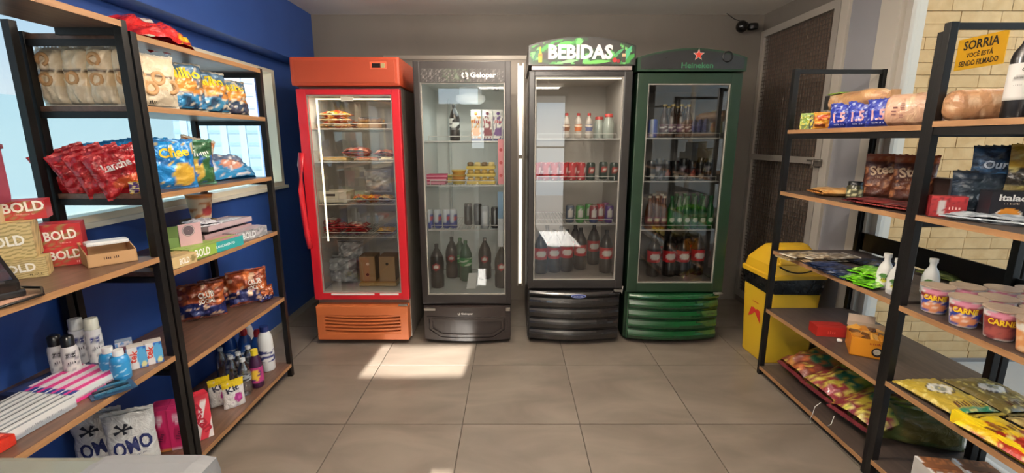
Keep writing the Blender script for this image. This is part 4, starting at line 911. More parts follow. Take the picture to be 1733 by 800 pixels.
darkc = [AP('#141414', ('e', .52, .25, .14, .12, '#b9a890')), AP('#1a1a1c', ('n', 4, .15, '#8f8c98')), AP('#181214', ('e', .5, .35, .12, .14, '#9a4a3c'))]
_c = []
for k, px in enumerate([1101, 1114, 1127, 1141, 1155, 1169, 1183, 1197]):
    if k < 3: _c.append(can('soda_can', ORD[k]+' from left in front, dark can in the green fridge', (aty(px, 304, 3.22)[0], 3.22, S4[1]+.001), darkc[k], .031, .15 if k == 1 else .135, 'dark cans on the second shelf of the green fridge'))
    else: dup(_c[k % 3], (aty(px, 304, 3.22)[0], 3.22, S4[1]+.001), label=ORD[k]+' from left in front, dark can in the green fridge')
dup(_c[0], (aty(1120, 300, 3.34)[0], 3.34, S4[1]+.001), label='first from left at the back, dark can in the green fridge'); dup(_c[2], (aty(1160, 300, 3.34)[0], 3.34, S4[1]+.001), label='second from left at the back, dark can in the green fridge'); dup(_c[1], (aty(1185, 300, 3.36)[0], 3.36, S4[1]+.001), label='third from left at the back, dark can in the green fridge')
def longneck(lb, grp, body, lab, capc, x, d, z): return bottle('beer_bottle', lb, 'bottle', [(.027, 0), (.03, .006), (.03, .12), (.022, .15), (.0125, .18), (.012, .225)], (x, d, z), [(.014, .216), (.014, .231)], capc, [(.04, .085, .0006, lab)], body, group=grp)
p = longneck('amber beer bottle in the green fridge', 'amber bottles on the third shelf of the green fridge', '#6a3517', AP('#8a3a34', ('e', .5, .5, .1, .3, '#dcc9a4')), '#c9c2b4', 0, 0, 0); spread(p, [(aty(px, 386, d)[0], d, S4[2]+.001) for px, d in [(1097, 3.22), (1109, 3.22), (1121, 3.22), (1104, 3.35), (1117, 3.35)]], None)
p = longneck('green beer bottle in the green fridge', 'green bottles on the third shelf of the green fridge', '#1c6a2c', AP('#2f7a3a', ('e', .5, .5, .1, .35, '#dfe8d4')), '#2f7a44', 0, 0, 0); spread(p, [(aty(px, 386, d)[0], d, S4[2]+.001) for px, d in [(1134, 3.22), (1147, 3.22), (1160, 3.22), (1173, 3.22), (1186, 3.22), (1199, 3.23), (1141, 3.36), (1155, 3.36), (1169, 3.36), (1182, 3.36)]], None)
fl4 = aty(1165, 479, FY)[1]
p = bottle('cola_bottle', 'cola bottle with red label in the green fridge', 'bottle', colprof(.048, .31, nr=.27), (0, 0, 0), [(.0145, .293), (.0145, .314)], '#1a1614', [(.108, .192, .0008, redlab)], '#150f0d', group='large cola bottles on the floor of the green fridge')
spread(p, [(aty(px, 465, d)[0], d, fl4) for px, d in [(1104, 3.25), (1130, 3.26), (1153, 3.26), (1178, 3.29), (1108, 3.42), (1133, 3.44), (1157, 3.46), (1182, 3.47)]], None)
# ============================================================ LEFT RACK, FAR UNIT
def L(px, py, z): x, y = onz(px, py, z); return (x, y, z)
# top board: red bag lying on its edge
bag('snack_bag', 'large glossy red snack bag with yellow corner lying on top of the left rack', 'snack bag', .30, .15, .10, P('#cf2020', ('e', .42, .7, .14, .2, '#e9d9c9'), ('e', .82, .15, .14, .22, '#e8b820'), ('n', 7, .25, '#a81418')), (-1.395, 1.985, 1.797), 84, rx=-58, seed=2, wr=.022, seal='#c61c1c')
# ring-biscuit bags on the second board (end view)
rings = P('#e4c9a0', ('b', .60, .635, '#4a2f22'), ('b', .30, .33, '#4a2f22'), ('b', .635, 1, '#e8d3b2'), ('b', 0, .30, '#d9c8ab'), ('n', 6, .3, '#f2e2c6'))
def ringbag(lb, w_, h_, t_, loc, rz, seed, txt=None, rings_at=((-.25, .47), (.25, .47))):
    r = bag('biscuit_bag', lb, 'biscuit bag', w_, h_, t_, rings, loc, rz, seed=seed, mat=FILM, wr=.012, seal='#d9cbb4', texts=txt or ())
    for fx_, fz_ in rings_at:
        m = MB(); R, q = (w_*.20, w_*.075) if w_ < .15 else (.021, .008); V = []; A_, B_ = 14, 6
        for i in range(A_):
            for j in range(B_):
                a, b_ = 2*pi*i/A_, 2*pi*j/B_; V.append(((R+q*cos(b_))*cos(a), q*sin(b_)*.7, (R+q*cos(b_))*sin(a)))
        m.add(V, [(i*B_+j, ((i+1) % A_)*B_+j, ((i+1) % A_)*B_+(j+1) % B_, i*B_+(j+1) % B_) for i in range(A_) for j in range(B_)], smooth=True)
        m.build('ring_biscuit', solid('#c99a68', .6, key='biscuit', bump=.2), r, (fx_*w_, -t_*.47, fz_*h_))
    return r
for k in range(4):
    ringbag(['ring biscuit bag nearest the window in the end row of four', 'second ring biscuit bag from the window in the end row', 'third ring biscuit bag from the window in the end row', 'ring biscuit bag nearest the aisle in the end row of four'][k], .094, .212, .075, (-1.715+.094*k, 1.80+.004*(k % 2), 1.546), 2, 11+k, rings_at=((0, .47),) if k % 2 else ((0, .45), (.0, .78)))
ringbag('white-topped ring biscuit bag right of the near post, facing the aisle', .20, .205, .085, (-1.425, 1.885, 1.546), 68, 16, (('---', .06, .016, -.03, .022, '#2c231c'),), rings_at=((-.27, .52), (.05, .55), (.28, .40), (-.10, .36)))
mil = lambda s, c1='#3b7fae': P('#7a6a5a', ('n', 4, .05, '#d28a3a'), ('b', 0, .34, c1), ('n', 6, .16, '#2c4660'), ('e', .5, .55, .26, .18, '#d9903a'), ('b', .74, 1, '#5b7a94'), ('r', 0, .16, .2, .9, '#b5402a'), ('n', 12, .36, '#e8dcc2'), seed=s)
for k, (y_, lb, c1, rz) in enumerate([(2.07, 'blue and orange corn snack bag with yellow letters, nearest the ring biscuits', '#2f7fb0', 66), (2.245, 'corn snack bag with yellow letters in the middle of the upper board', '#3f88b0', 68), (2.415, 'dark corn snack bag at the far end of the upper board', '#3b3f52', 70)]):
    bag('corn_snack_bag', lb, 'snack bag', .21, [.205, .195, .175][k], .085, mil(k+3, c1), (-1.43, y_, 1.546), rz, rx=-6, seed=20+k, wr=.016, seal='#8a8272', texts=(('Milho', .15, .045, 0, .155-.012*k, '#f0d020', 4),) if k < 2 else (('Milho', .12, .035, 0, .13, '#e0c020', 4),))
# third board: red crisps, blue bags
for k in range(4):
    bag('crisp_bag', ['red crisp bag nearest the window, first of four leaning in a row', 'second red crisp bag from the window in the leaning row', 'third red crisp bag from the window in the leaning row', 'red crisp bag with white script, last of four leaning in a row'][k], 'snack bag', .17, .175, .055, P('#ab1c25', ('n', 6, .28, '#cc4244'), ('n', 8, .38, '#7c1218'), *([('e', .55, .25, .3, .14, '#c8542a')] if k == 3 else []), seed=k), (-1.70+.075*k, 1.815-.010*k, 1.223), 42, rx=0, ry=-20, seed=30+k, wr=.022, texts=(('Lanche', .09, .03, .0, .115, '#f2e8e4', 0),) if k == 3 else (), seal='#b01c24')
for k, (x_, y_, rz) in enumerate([(-1.66, 1.98, 50), (-1.60, 2.01, 52), (-1.53, 1.97, 48)]):
    bag('crisp_bag', ['blue crisp bag rearmost behind the red bags', 'blue crisp bag standing between two others behind the red bags', 'blue and dark crisp bag just left of the near post'][k], 'snack bag', .19, .20, .06, P(['#1f8fd0', '#2a84c4', '#2a6fb0'][k], ('n', 5, .2, '#1a3f6a'), *([('e', .7, .4, .25, .35, '#4a3a44')] if k == 2 else []), seed=k), (x_, y_, 1.223), rz, ry=-8, seed=40+k, wr=.018, seal='#2a8ccc')
bag('snack_pack', 'small yellow and purple snack pack lying before the red crisp bags', 'snack pack', .09, .045, .03, P('#e0b030', ('r', 0, .3, 0, 1, '#5a3a7a'), ('n', 6, .2, '#f2e0a0')), (-1.43, 1.775, 1.223), 60, seed=45)
bag('crisp_bag', 'bright blue cheese snack bag with yellow letters right of the near post', 'snack bag', .20, .205, .075, P('#1f86cc', ('n', 4, .25, '#1560a0'), ('e', .72, .25, .22, .26, '#e0b040'), ('n', 9, .38, '#f0d060')), (-1.43, 1.93, 1.223), 58, seed=46, wr=.015, texts=(('Chee', .11, .04, .01, .15, '#f2c820', 5),), seal='#1c6fae')
bag('crisp_bag', 'green and yellow snack bag with a yellow cross shape beside the blue one', 'snack bag', .20, .20, .07, P('#3a6a3c', ('e', .4, .3, .32, .3, '#d9b450'), ('n', 5, .22, '#2a5aa0'), ('b', .75, 1, '#2f5a38')), (-1.45, 2.09, 1.223), 60, seed=47, wr=.015, texts=(('X', .05, .06, -.03, .10, '#f2d020'), ('-----', .10, .022, .02, .14, '#e8e8e0', 8)), seal='#39704a')
bag('crisp_bag', 'white and brown snack bag standing behind the green one', 'snack bag', .15, .215, .05, P('#c9b7a2', ('n', 5, .1, '#a4653a')), (-1.53, 2.20, 1.223), 58, seed=48, ry=14, wr=.015, seal='#b9a890')
bag('crisp_bag', 'blue and grey snack bag lying on its side at the far end', 'snack bag', .36, .17, .10, P('#2a86bc', ('w', .5, 1.0, .06, '#6b7c9a'), ('e', .55, .45, .22, .2, '#c98a72'), ('n', 9, .36, '#e4e2e0'), ('e', .15, .45, .12, .2, '#d9dce6')), (-1.44, 2.38, 1.215), 82, rx=-42, seed=49, wr=.018, seal='#2a86bc')
# fourth board: chocolate-bar displays, trays, noodle cup
def tray(name, label, cat, w, d, h, c, loc, rz, inner='#c9b79c', hb=None, group=None, texts=(), rx=0):
    r = thing(name, label, cat, loc, rz, group, rx); t = .003; hb = hb or h
    m = MB(); cc = ss(c); m.box(-w/2, w/2, -d/2, -d/2+t, 0, h, cc).box(-w/2, w/2, d/2-t, d/2, 0, hb, cc).box(-w/2, w/2, -d/2, d/2, 0, t, cc)
    for sx_ in (-1, 1):
        xa = sx_*(w/2-t/2); V = [(xa-t/2, -d/2, 0), (xa-t/2, d/2, 0), (xa-t/2, d/2, hb), (xa-t/2, -d/2, h)]; V += [(x+t, y, z) for x, y, z in V]
        m.add(V, [(0, 3, 2, 1), (4, 5, 6, 7), (0, 1, 5, 4), (1, 2, 6, 5), (2, 3, 7, 6), (3, 0, 4, 7)], cc)
    m.build('tray', MATTE, r)
    for tx in texts: text(tx[0], tx[1], tx[2], r, (tx[3], tx[4], -d/2), tx[5], bold=.04)
    return r
def bars(r, n, w, d, z, cols, nm='chocolate_bar', tilt=0):
    for k in range(n):
        m = MB(); m.box(-w/2, w/2, -d/2, d/2, 0, .018, ss(cols[k % len(cols)]), bev=.006); m.build(nm, FOIL, r, (0, -.0+(k-(n-1)/2)*d*1.06, z), (radians(tilt), 0, 0))
z4 = .913
t = tray('bar_display', 'tan card display with a white wrapped bar on top, left of the near post', 'display box', .14, .12, .045, '#b58d62', (-1.475, 1.625, .986), 52, hb=.075, texts=(('---', .05, .012, 0, .028, '#4a2a1c'),))
bars(t, 3, .13, .036, .006, ['#a98a62', '#d9d0c2', '#9a6a44']); MB().box(-.06, .06, -.03, .03, .068, .082, ss('#e8e6e2'), bev=.006).build('wrapped_bar', FILM, t)
t = tray('bar_display', 'green card display box with a pink flap and round emblem on the fourth board', 'display box', .16, .13, .09, '#6f8a4a', (-1.52, 2.02, z4+.0), 58, hb=.12)
MB().box(-.01, .08, -.071, -.066, .0, .145, ss('#c9a0a2')).build('flap', PRINT, t); MB().lathe([(.001, 0), (.026, 0)], 18).build('emblem', solid('#5a4a50', .5, key='emblem'), t, (.028, -.0718, .115), (pi/2, 0, 0)); MB().lathe([(.022, 0), (.024, 0)], 18).build('emblem', solid('#d9c9c4', .5, key='emblem_ring'), t, (.028, -.0722, .115), (pi/2, 0, 0))
for k in range(2):
    t = tray('bar_display', ['lower long pink-grey display tray on the fourth board', 'upper long pink-grey display tray stacked on the lower one'][k], 'display box', .34-.02*k, .14, .026, ['#a68a8e', '#b5a0a4'][k], (-1.515, 2.31+.02*k, z4+.040+.036*k), 84)
    bars(t, 3, .30, .04, .004, [['#6a4a4c', '#8a7074', '#5a4448'], ['#d4c2c6', '#eceaea', '#c0acb2']][k])
bag('wrapped_packet', 'white crumpled packet on the pink trays in front of the noodle cup', 'packet', .13, .10, .03, P('#ece9ee', ('n', 6, .2, '#b9b0bc')), (-1.47, 2.19, z4+.105), 70, rx=-80, seed=52, mat=FILM)
def cup(lb, loc, rz, r0, r1, h, pf, lidc, group=None, txts=(), sc=None):
    r = thing('noodle_cup', lb, 'noodle cup', loc, rz, group)
    MB().lathe([(r0*.9, 0), (r0, .002)]+[(r0+(r1-r0)*k/12, .002+(h-.006)*k/12) for k in range(1, 13)]+[(r1+.003, h-.002), (r1+.003, h+.002)], 30, paint=pf).build('cup', PRINT, r)
    MB().disc(r1+.004, h+.003, 26).lathe([(r1+.004, h-.001), (r1+.004, h+.003)], 26).build('lid', solid(lidc, .35, .25, key='cup_lid', bump=.3, bscale=30), r)
    def sf(x, z): R = r0+(r1-r0)*z/h+.0012; a = x/R; return (R*sin(a), -R*cos(a), z)
    for tx in txts: text(tx[0], tx[1], tx[2], r, (tx[3], tx[4]), tx[5], sf, rot=tx[6] if len(tx) > 6 else 0, bold=.04)
    return r
cup('orange and cream noodle cup standing behind the trays below the window', (-1.60, 2.33, z4+.115), 60, .043, .058, .125, AP('#e6cba8', ('b', .80, 1, '#e08a3a'), ('n', 6, .15, '#c97a44'), ('e', .55, .3, .1, .2, '#b03a3a'), ('b', .0, .06, '#f2ead8')), '#d98a4a')
tray('bar_display', 'tan card display box holding up the noodle cup', 'display box', .12, .12, .112, '#8f7a62', (-1.62, 2.33, z4), 60)
t = carton('bar_box', 'tan bar box with partly hidden lettering at the front edge of the fourth board', 'box', .13, .10, .045, (-1.405, 1.84, z4), 84, frontP=P('#c9ad7c', ('e', .85, .5, .1, .3, '#8a7a4a')), side='#b89a68', texts=(('BOLD', .05, .026, .0, .022, '#f2ece0'),))
carton('bar_box', 'green and teal bar box with white lettering at the front edge of the fourth board', 'box', .33, .10, .048, (-1.41, 2.075, z4), 83, frontP=P('#2f9a9a', ('r', 0, .45, 0, 1, '#8fae4a'), ('r', .0, .05, 0, 1, '#a9c45a'), n=0), side='#8fa85a', topP=P('#93ad58', ('r', .6, 1, 0, 1, '#c08a90')), n=(40, 6), texts=(('BOLD', .085, .036, -.095, .024, '#f6f2ea'), ('LANÇAMENTO', .12, .015, .045, .024, '#dff2f2')))
carton('bar_box', 'grey patterned bar box with white lettering nearest the far post', 'box', .25, .10, .052, (-1.42, 2.37, z4), 83, frontP=P('#8a8a8c', ('n', 7, .1, '#b9b2b6'), ('n', 12, .3, '#4a4a50')), side='#8a7f84', topP=P('#a99aa0', ('n', 5, .2, '#c48a92')), n=(30, 6), texts=(('BOLD', .10, .034, -.02, .026, '#e2e6e6'),))
# fifth board: brown and blue cracker multipacks
bp2 = lambda s: P('#8a3d22', ('n', 5, .15, '#c96a34'), ('w', 0, .40, .07, '#232b62'), ('n', 8, .36, '#e6c0a0'), seed=s)
for k, (y_, x_, rz, w_, h_) in enumerate([(2.26, -1.61, 36, .21, .185), (2.42, -1.63, 50, .17, .165), (2.48, -1.49, 46, .21, .195)]):
    bag('cracker_pack', ['brown and navy cracker multipack, nearest of three on the fifth board', 'crumpled brown cracker multipack between two others on the fifth board', 'orange-brown cracker multipack with white block letters by the far post'][k], 'cracker pack', w_, h_, .10, bp2(k), (x_, y_, .514), rz, rx=-8, seed=60+k, wr=.026, texts=(('CLUB', .07, .030, .02, .125, '#e6e2d8', 4), ('SOCIAL', .075, .026, .022, .092, '#e6e2d8', 4)) if k != 1 else (), seal='#7a3424')
bag('cracker_pack', 'small orange cracker pack leaning against the far post', 'cracker pack', .09, .085, .05, bp2(7), (-1.425, 2.53, .514), 70, seed=66)
# bottom board: washing goods
zb = .087
omo = P('#e9e9e6', ('b', 0, .06, '#23356e'), ('w', .06, .16, .05, '#b8323e'), ('e', .05, .18, .3, .12, '#7ab0d4'), ('b', .93, 1, '#d8d8d4'))
for k, (px, x_, y_, rz) in enumerate([(0, -1.668, 1.645, 26), (1, -1.545, 1.655, 28)]):
    r = bag('detergent_pouch', ['white detergent pouch with navy letters nearer the wall, partly behind the counter', 'white detergent pouch with navy letters and red band, left of the pink boxes'][k], 'detergent pouch', .17, .265, .085, omo, (x_, y_, .102), rz, seed=70+k, stand=True, neck=.10 if k == 0 else .03, wr=.006, texts=(('OMO', .125, .062, .008, .122, '#202a5e', 10), ('-----', .10, .010, .0, .078, '#7a8296', 10), ('-----', .10, .012, .01, .042, '#f0d8d8', 12)), seal='#e2e2de')
    for q, (a, ln) in enumerate([(60, .028), (130, .032), (10, .03), (200, .03), (-70, .02)]):
        m = MB(); pts = [(ln*cos(radians(a)), ln*sin(radians(a)))]; ca, sa = cos(radians(a)), sin(radians(a))
        ol = []
        for i in range(12): tt = i/11; wdt = .003+.007*max(0, tt-.35); ol.append((ln*tt*ca-wdt*sa, ln*tt*sa+wdt*ca))
        for i in range(11, -1, -1): tt = i/11; wdt = .003+.007*max(0, tt-.35); ol.append((ln*tt*ca+wdt*sa, ln*tt*sa-wdt*ca))
        m.prism(ol[::-1], -.0008, 0).build('splash_mark', solid('#1f2430', .5, key='splash'), r, (-.015, -.034, .195))
    MB().lathe([(.001, 0), (.017, 0), (.017, .010), (.001, .011)], 16).build('cap_mark', solid('#e0b422', .4, key='yellow_dot'), r, (.058, -.046, .030), (pi/2, 0, 0))
for k in range(2):
    carton('soap_powder_box', ['left pink soap box beside the white detergent pouch', 'right pink soap box, half behind the near post'][k], 'box', .062, .10, .195, (-1.545+.060*k, 1.815+.022*k, zb), 24, frontP=P('#d02a6a', ('e', .5, .78, .22, .12, '#e9b0c6'), ('b', 0, .06, '#d9a03a' if k == 0 else '#d9c0cc'), ('e', .5, .38, .28, .2, '#a81c50')), side='#b8245c', top='#c03068', texts=(('---', .04, .018, 0, .152, '#f6e6ee', 80), ('---', .05, .02, 0, .075, '#5a1434', 70)))
carton('soap_powder_box', 'red and white soap powder box with slanted lettering right of the near post', 'box', .078, .055, .215, (-1.425, 1.875, zb), 50, frontP=P('#d63a4a', ('s', 1.4, -.9, .42, '#eee6e2'), ('b', .9, 1, '#b8303e')), side='#c23040', texts=(('Tixan', .15, .048, .0, .105, '#b01c34', -66),))
for k, (px, py) in enumerate([(375, 683), (398, 686)]):
    x_, y_ = onz(px, py, zb)
    r = bag('soap_pouch', ['white pouch with yellow top, nearer the wall, before the clear bottles', 'white pouch with yellow top and magenta flower, before the clear bottles'][k], 'pouch', .10, .145, .035, P('#ecebe8', ('b', .80, 1, '#e6c822'), ('e', .68, .36, .20, .18, '#b03a8a'), ('n', 12, .45, '#c9b9c9')), (x_, y_, zb), 46, seed=80+k, stand=True, wr=.004, texts=(('Kit', .055, .03, -.005, .100, '#26263c', 12),), seal='#e6c822')
for k, (px, py) in enumerate([(386, 640), (404, 655), (416, 648), (432, 636), (424, 660)]):
    x_, y_ = onz(px, py+6, zb)
    bottle('water_bottle', ['clear bottle with pale cap rearmost behind the white pouches', 'clear bottle with pale cap directly behind the flower pouch', 'clear bottle with printed label in the middle of the group', 'clear bottle with printed label touching the purple bottle', 'clear ribbed bottle nearest the aisle in the group'][k], 'bottle', [(.026, 0), (.031, .01), (.031, .06), (.028, .07), (.031, .08), (.031, .13), (.024, .16), (.012, .185), (.011, .195)], (x_-.02, y_, zb), [(.0135, .19), (.0135, .207)], '#cfd4d8', [(.085, .125, .0006, AP('#9aa0a6', ('n', 4, .1, '#2f2f36')))] if k > 1 else [], mat=CLEARPL, seg=14)
for k, (px, py) in enumerate([(402, 612), (428, 610), (450, 612)]):
    x_, y_ = onz(px, py+8, zb)
    bottle('softener_bottle', ['blue bottle with red cap, nearest the wall', 'blue bottle with red cap, middle of three', 'blue bottle with red cap, right of three beside the white bottles'][k], 'bottle', [(.034, 0), (.038, .01), (.038, .15), (.030, .18), (.016, .20)], (x_-.03, y_, zb), [(.018, .197), (.018, .225), (.012, .24)], '#b82430', [(.05, .12, .0008, AP('#3a6ab0', ('n', 4, .1, '#dfe6f0')))], '#1f4fa0')
x_, y_ = onz(440, 652, zb)
bottle('cleaner_bottle', 'dark purple bottle with yellow cap and pink label at the front', 'bottle', [(.030, 0), (.033, .01), (.033, .13), (.024, .165), (.013, .19)], (x_-.01, y_, zb), [(.018, .185), (.018, .215)], '#e0c830', [(.03, .12, .0008, AP('#b03a7a', ('e', .55, .5, .1, .4, '#e8c040'), ('n', 5, .25, '#5a2a6a')))], '#3a1838')
for k, (px, py) in enumerate([(434, 606), (463, 622)]):
    x_, y_ = onz(px, py+2, zb)
    bottle('bleach_bottle', ['tall white bottle with navy cap behind the red-capped bottles', 'tall white bottle with navy cap beside the far post'][k], 'bottle', [(.036, 0), (.040, .01), (.040, .19), (.034, .22), (.020, .245)], (x_-.03, y_-.02*(1-k), zb), [(.024, .24), (.024, .272)], '#1f2f6a', [(.06, .13, .0008, AP('#3a3f7a', ('n', 4, .0, '#e6e6e6')))], '#e6e8e8')
# ============================================================ LEFT RACK, NEAR UNIT
zc = .986
def boldbox(lb, w, d, h, loc, rz, c, pat=False, txts=(), rx=0, ry=0):
    fp = P(c, ('n', 9, .18, '#8f7f4a')) if not pat else (lambda u, v, cc=ss(c), c2=ss('#8a7a48'): c2 if (v*9+.25*sin(u*16)) % 1 < .28 else cc)
    return carton('bar_box', lb, 'box', w, d, h, loc, rz, frontP=fp, side=fp if pat else c, n=(24, 30) if pat else (8, 8), texts=txts, ry=ry)
T = lambda w, h, x, z: ('BOLD', w, h, x, z, '#f6f0e4', 4)
boldbox('upper tan patterned bar box with white lettering behind the card terminal', .130, .10, .115, (-1.635, 1.455, zc+.062), 36, '#c9b27e', True, (T(.09, .034, .0, .058),))
boldbox('lower tan patterned bar box with white lettering behind the card terminal', .135, .085, .062, (-1.600, 1.44, zc), 36, '#c4ad7a', True, (T(.085, .028, .0, .034), ('---', .03, .008, .04, .012, '#5a4a2a')))
boldbox('tan bar box at the left edge on top of the pile', .10, .10, .06, (-1.665, 1.405, zc+.178), 36, '#c9b48a', False, (T(.07, .03, .0, .04),))
boldbox('red bar box with white lettering on top of the pile', .105, .09, .062, (-1.640, 1.535, zc+.178), 36, '#b02a2e', False, (T(.10, .034, .0, .042), ('-----', .05, .006, 0, .018, '#e6b0a8')))
boldbox('upper red bar box with white lettering right of the tan boxes', .110, .10, .080, (-1.625, 1.625, zc+.066), 36, '#b3272c', False, (T(.085, .034, .0, .042), ('-----', .03, .006, .01, .014, '#e6b0a8')))
boldbox('lower red bar box with white lettering right of the tan boxes', .110, .10, .066, (-1.610, 1.615, zc), 36, '#bf3030', False, (T(.085, .032, .0, .040), ('---', .03, .010, .04, .012, '#e6b0a8')))
# card terminal on its stand
t = thing('card_terminal', 'black payment terminal with a glossy screen at the left edge of the counter board', 'card terminal', (-1.50, 1.20, zc), 60)
MB().box(-.10, .10, -.07, .09, 0, .022, bev=.008).build('base', BLACK, t)
m = MB().box(-.09, .09, -.075, .085, 0, .035, bev=.010).build('body', solid('#151414', .35, key='terminal_black'), t, (0, 0, .045), (radians(24), 0, 0))
MB().box(-.078, .078, -.06, .05, .0352, .0375).build('screen', solid('#30343a', .08, key='screen_glass', coat=1), m)
MB().box(-.05, .05, -.05, .05, .02, .05, bev=.006).build('neck', BLACK, t)
for k in range(3): MB().box(-.07+.05*k, -.04+.05*k, -.074, -.064, .0352, .038, bev=.001).build('key', solid('#3a3a3c', .4, key='key_grey'), m)
MB().tube([(.10, .02, .01), (.14, -.03, .006), (.12, -.12, .006), (.02, -.17, .006), (-.10, -.16, .006)], .004, 6).build('cable', BLACK, t)
# burgundy bag hanging at the left edge in front of the window
t = thing('hanging_bag', 'burgundy cloth bag hanging in front of the window at the left edge', 'bag', (-1.66, 1.34, 1.225), 60)
MB().box(-.13, .13, -.03, .03, 0, .30, bev=.028).build('body', solid('#7a2236', .7, bump=.2, bscale=60, key='burgundy_cloth'), t)
MB().box(-.131, .131, -.032, .032, .17, .185, bev=.004).build('band', solid('#5c1626', .6, key='burgundy_band'), t)
MB().tube([(-.08, 0, .29), (-.07, 0, .44), (0, 0, .565), (.07, 0, .44), (.08, 0, .29)], .006, 6).build('strap', solid('#4a1220', .7, key='strap'), t)
# lower board of the near unit
zd = .579
def deodorant(lb, px, py, h, body, cap, oval, dark):
    x_, y_ = onz(px, py, zd); r = .024
    b = bottle('deodorant_can', lb, 'deodorant', [(r*.94, 0), (r, .004), (r, h*.60), (r*(.97 if dark else 1.0), h*.70)] + ([(r*.8, h*.76)] if dark else [(r*1.04, h*.72), (r*1.04, h*.78)]), (x_, y_, zd), [(r*.8, h*.76), (r*.78, h*.97), (r*.5, h)] if dark else [(r*.92, h*.78), (r*.88, h*.99), (r*.7, h)], cap, [(h*.08, h*.66, .0006, AP(body, ('e', .5, .85, .10, .10, oval), ('n', 9, .30, '#9a9aa0')))], body, rz=48, texts=(('-----' if dark else '---', .028, .008, .0, h*.58, '#f0f0f0'), ('--' if dark else '---', .024, .014, .0, h*.42, '#3a3a40')), seg=18)
    return b
deodorant('white deodorant can with black oval and dark cap, leftmost', 105, 638, .165, '#e4e4e2', '#1c1c1e', '#1a1a1e', True)
deodorant('white deodorant can with black oval and dark cap, second from the left', 127, 639, .165, '#e4e2de', '#1c1c1e', '#1a1a1e', True)
deodorant('tall white deodorant can with navy oval, left of two', 142, 618, .19, '#e9e9ea', '#e2e2de', '#22307c', False)
deodorant('tall white deodorant can with navy oval, right of two beside blue bottles', 168, 617, .19, '#ecebea', '#e6e4d2', '#22307c', False)
for k, (px, py) in enumerate([(190, 636), (208, 641)]):
    x_, y_ = onz(px, py, zd)
    bottle('lotion_bottle', ['blue bottle with white cap beside the deodorants', 'blue bottle with white cap in front of the small boxes'][k], 'bottle', [(.024, 0), (.028, .006), (.029, .07), (.025, .088), (.012, .095)], (x_, y_, zd), [(.016, .092), (.016, .114)], '#f0f0ee', [(.02, .068, .0005, AP('#2f8cc4', ('n', 6, .28, '#bfe0f0')))], '#2a84be', rz=40, seg=20)
for k, (px, py) in enumerate([(235, 622), (262, 614)]):
    x_, y_ = onz(px, py, zd)
    carton('toothpaste_box', ['small white and blue box with red letters beside the blue bottle', 'small white and blue box with red letters nearest the near post'][k], 'box', .055, .05, .085, (x_-.01, y_+.015, zd), 40, frontP=P('#2a5eb0', ('r', 0, .5, 0, 1, '#ece8e6'), ('e', .75, .5, .28, .45, '#58a8d8'), ('e', .8, .15, .15, .12, '#e2dc9a')), side='#23468a', top='#c9c2bc', texts=(('tek', .05, .022, -.012, .05, '#d8483a', 80),))
carton('toothpaste_box', 'clear blue-topped small box behind the blue bottles', 'box', .05, .04, .09, (onz(213, 618, zd)[0]-.02, onz(213, 618, zd)[1]+.03, zd), 40, frontP=P('#c9c6cc', ('b', .5, .75, '#6a3a4a'), ('n', 6, .2, '#5a8ac0')), side='#8a9ab0')
# blister cards / combs
for k, (px, py) in enumerate([(180, 655), (200, 650)]):
    x_, y_ = onz(px, py, zd)
    t = thing('blister_card', ['dark blue blister card lying beside the toothpaste boxes', 'dark blue blister card lying under the blue bottles'][k], 'card', (x_, y_-.01, zd+.002*k), 52)
    MB().box(-.045, .045, -.075, .075, 0, .003).build('card', solid('#26415e', .4, key='navy_card'), t)
    for q in range(5): MB().box(-.035, .03, -.06+.025*q, -.045+.025*q, .003, .010, bev=.003).build('blister', solid(['#2f5f7c', '#1b2733'][q % 2], .2, key='blister'), t)
# rows of long toothpaste cartons
for k in range(4):
    for q in range(2):
        bx = -1.435-.052*k-.004*q; by = 1.245+.195*q-.03*0+.0*k+.035*k*.2
        lb = ('grey-white toothpaste carton, ' if q == 0 else 'pink and white toothpaste carton, ')+['nearest the aisle', 'second from the aisle', 'third from the aisle', 'farthest from the aisle'][k]
        c = carton('toothpaste_carton', lb, 'carton', .19, .044, .036, (bx, by, zd+.001), 86+1.5*k-(q*1.2), frontP=P('#dcdcda', ('b', 0, .25, '#9aa0a8' if q == 0 else '#d03a80')), side='#d8dada', topP=P('#dfdedd', ('w', .55, .8, .03, '#4a4f55'), ('b', 0, .16, '#8f959a')) if q == 0 else P('#ecdde4', ('w', .15, .5, .06, '#d8408a'), ('r', 0, .14, 0, 1, '#2a3f86')), n=(30, 4), texts=(('-----', .12, .010, .0, .016, '#8a8f96'),))
# red sachets at the near end
for k in range(6):
    r_, c_ = divmod(k, 3)
    t = thing('soap_bar_pack', f'red soap pack, {["front", "rear"][c_ % 2] if False else ["nearest", "middle", "farthest"][c_]} in the '+['row by the aisle', 'row behind it'][r_]+' at the near end', 'soap pack', (-1.435-.072*r_, 1.00+.062*c_, zd+.001), 86)
    MB().box(-.028, .028, -.033, .033, 0, .034, ss('#c4301f'), bev=.005).build('wrapper', FILM, t); MB().box(-.018, .018, -.012, .014, .0342, .0352, ss('#e2705c')).build('label', PRINT, t)
for k, (x_, y_, rz) in enumerate([(-1.66, 1.47, 82), (-1.60, 1.52, 78)]):
    t = thing('file_card', ['flat navy pack lying at the back of the lower board', 'second flat navy pack lying before the deodorants'][k], 'pack', (x_, y_, zd), rz); MB().box(-.10, .10, -.035, .035, 0, .018, bev=.005).build('sleeve', solid('#232c4a', .35, key='navy_pack'), t); MB().box(-.08, .08, -.022, .022, .0182, .0192).build('label', solid('#39456e', .4, key='navy_label'), t)
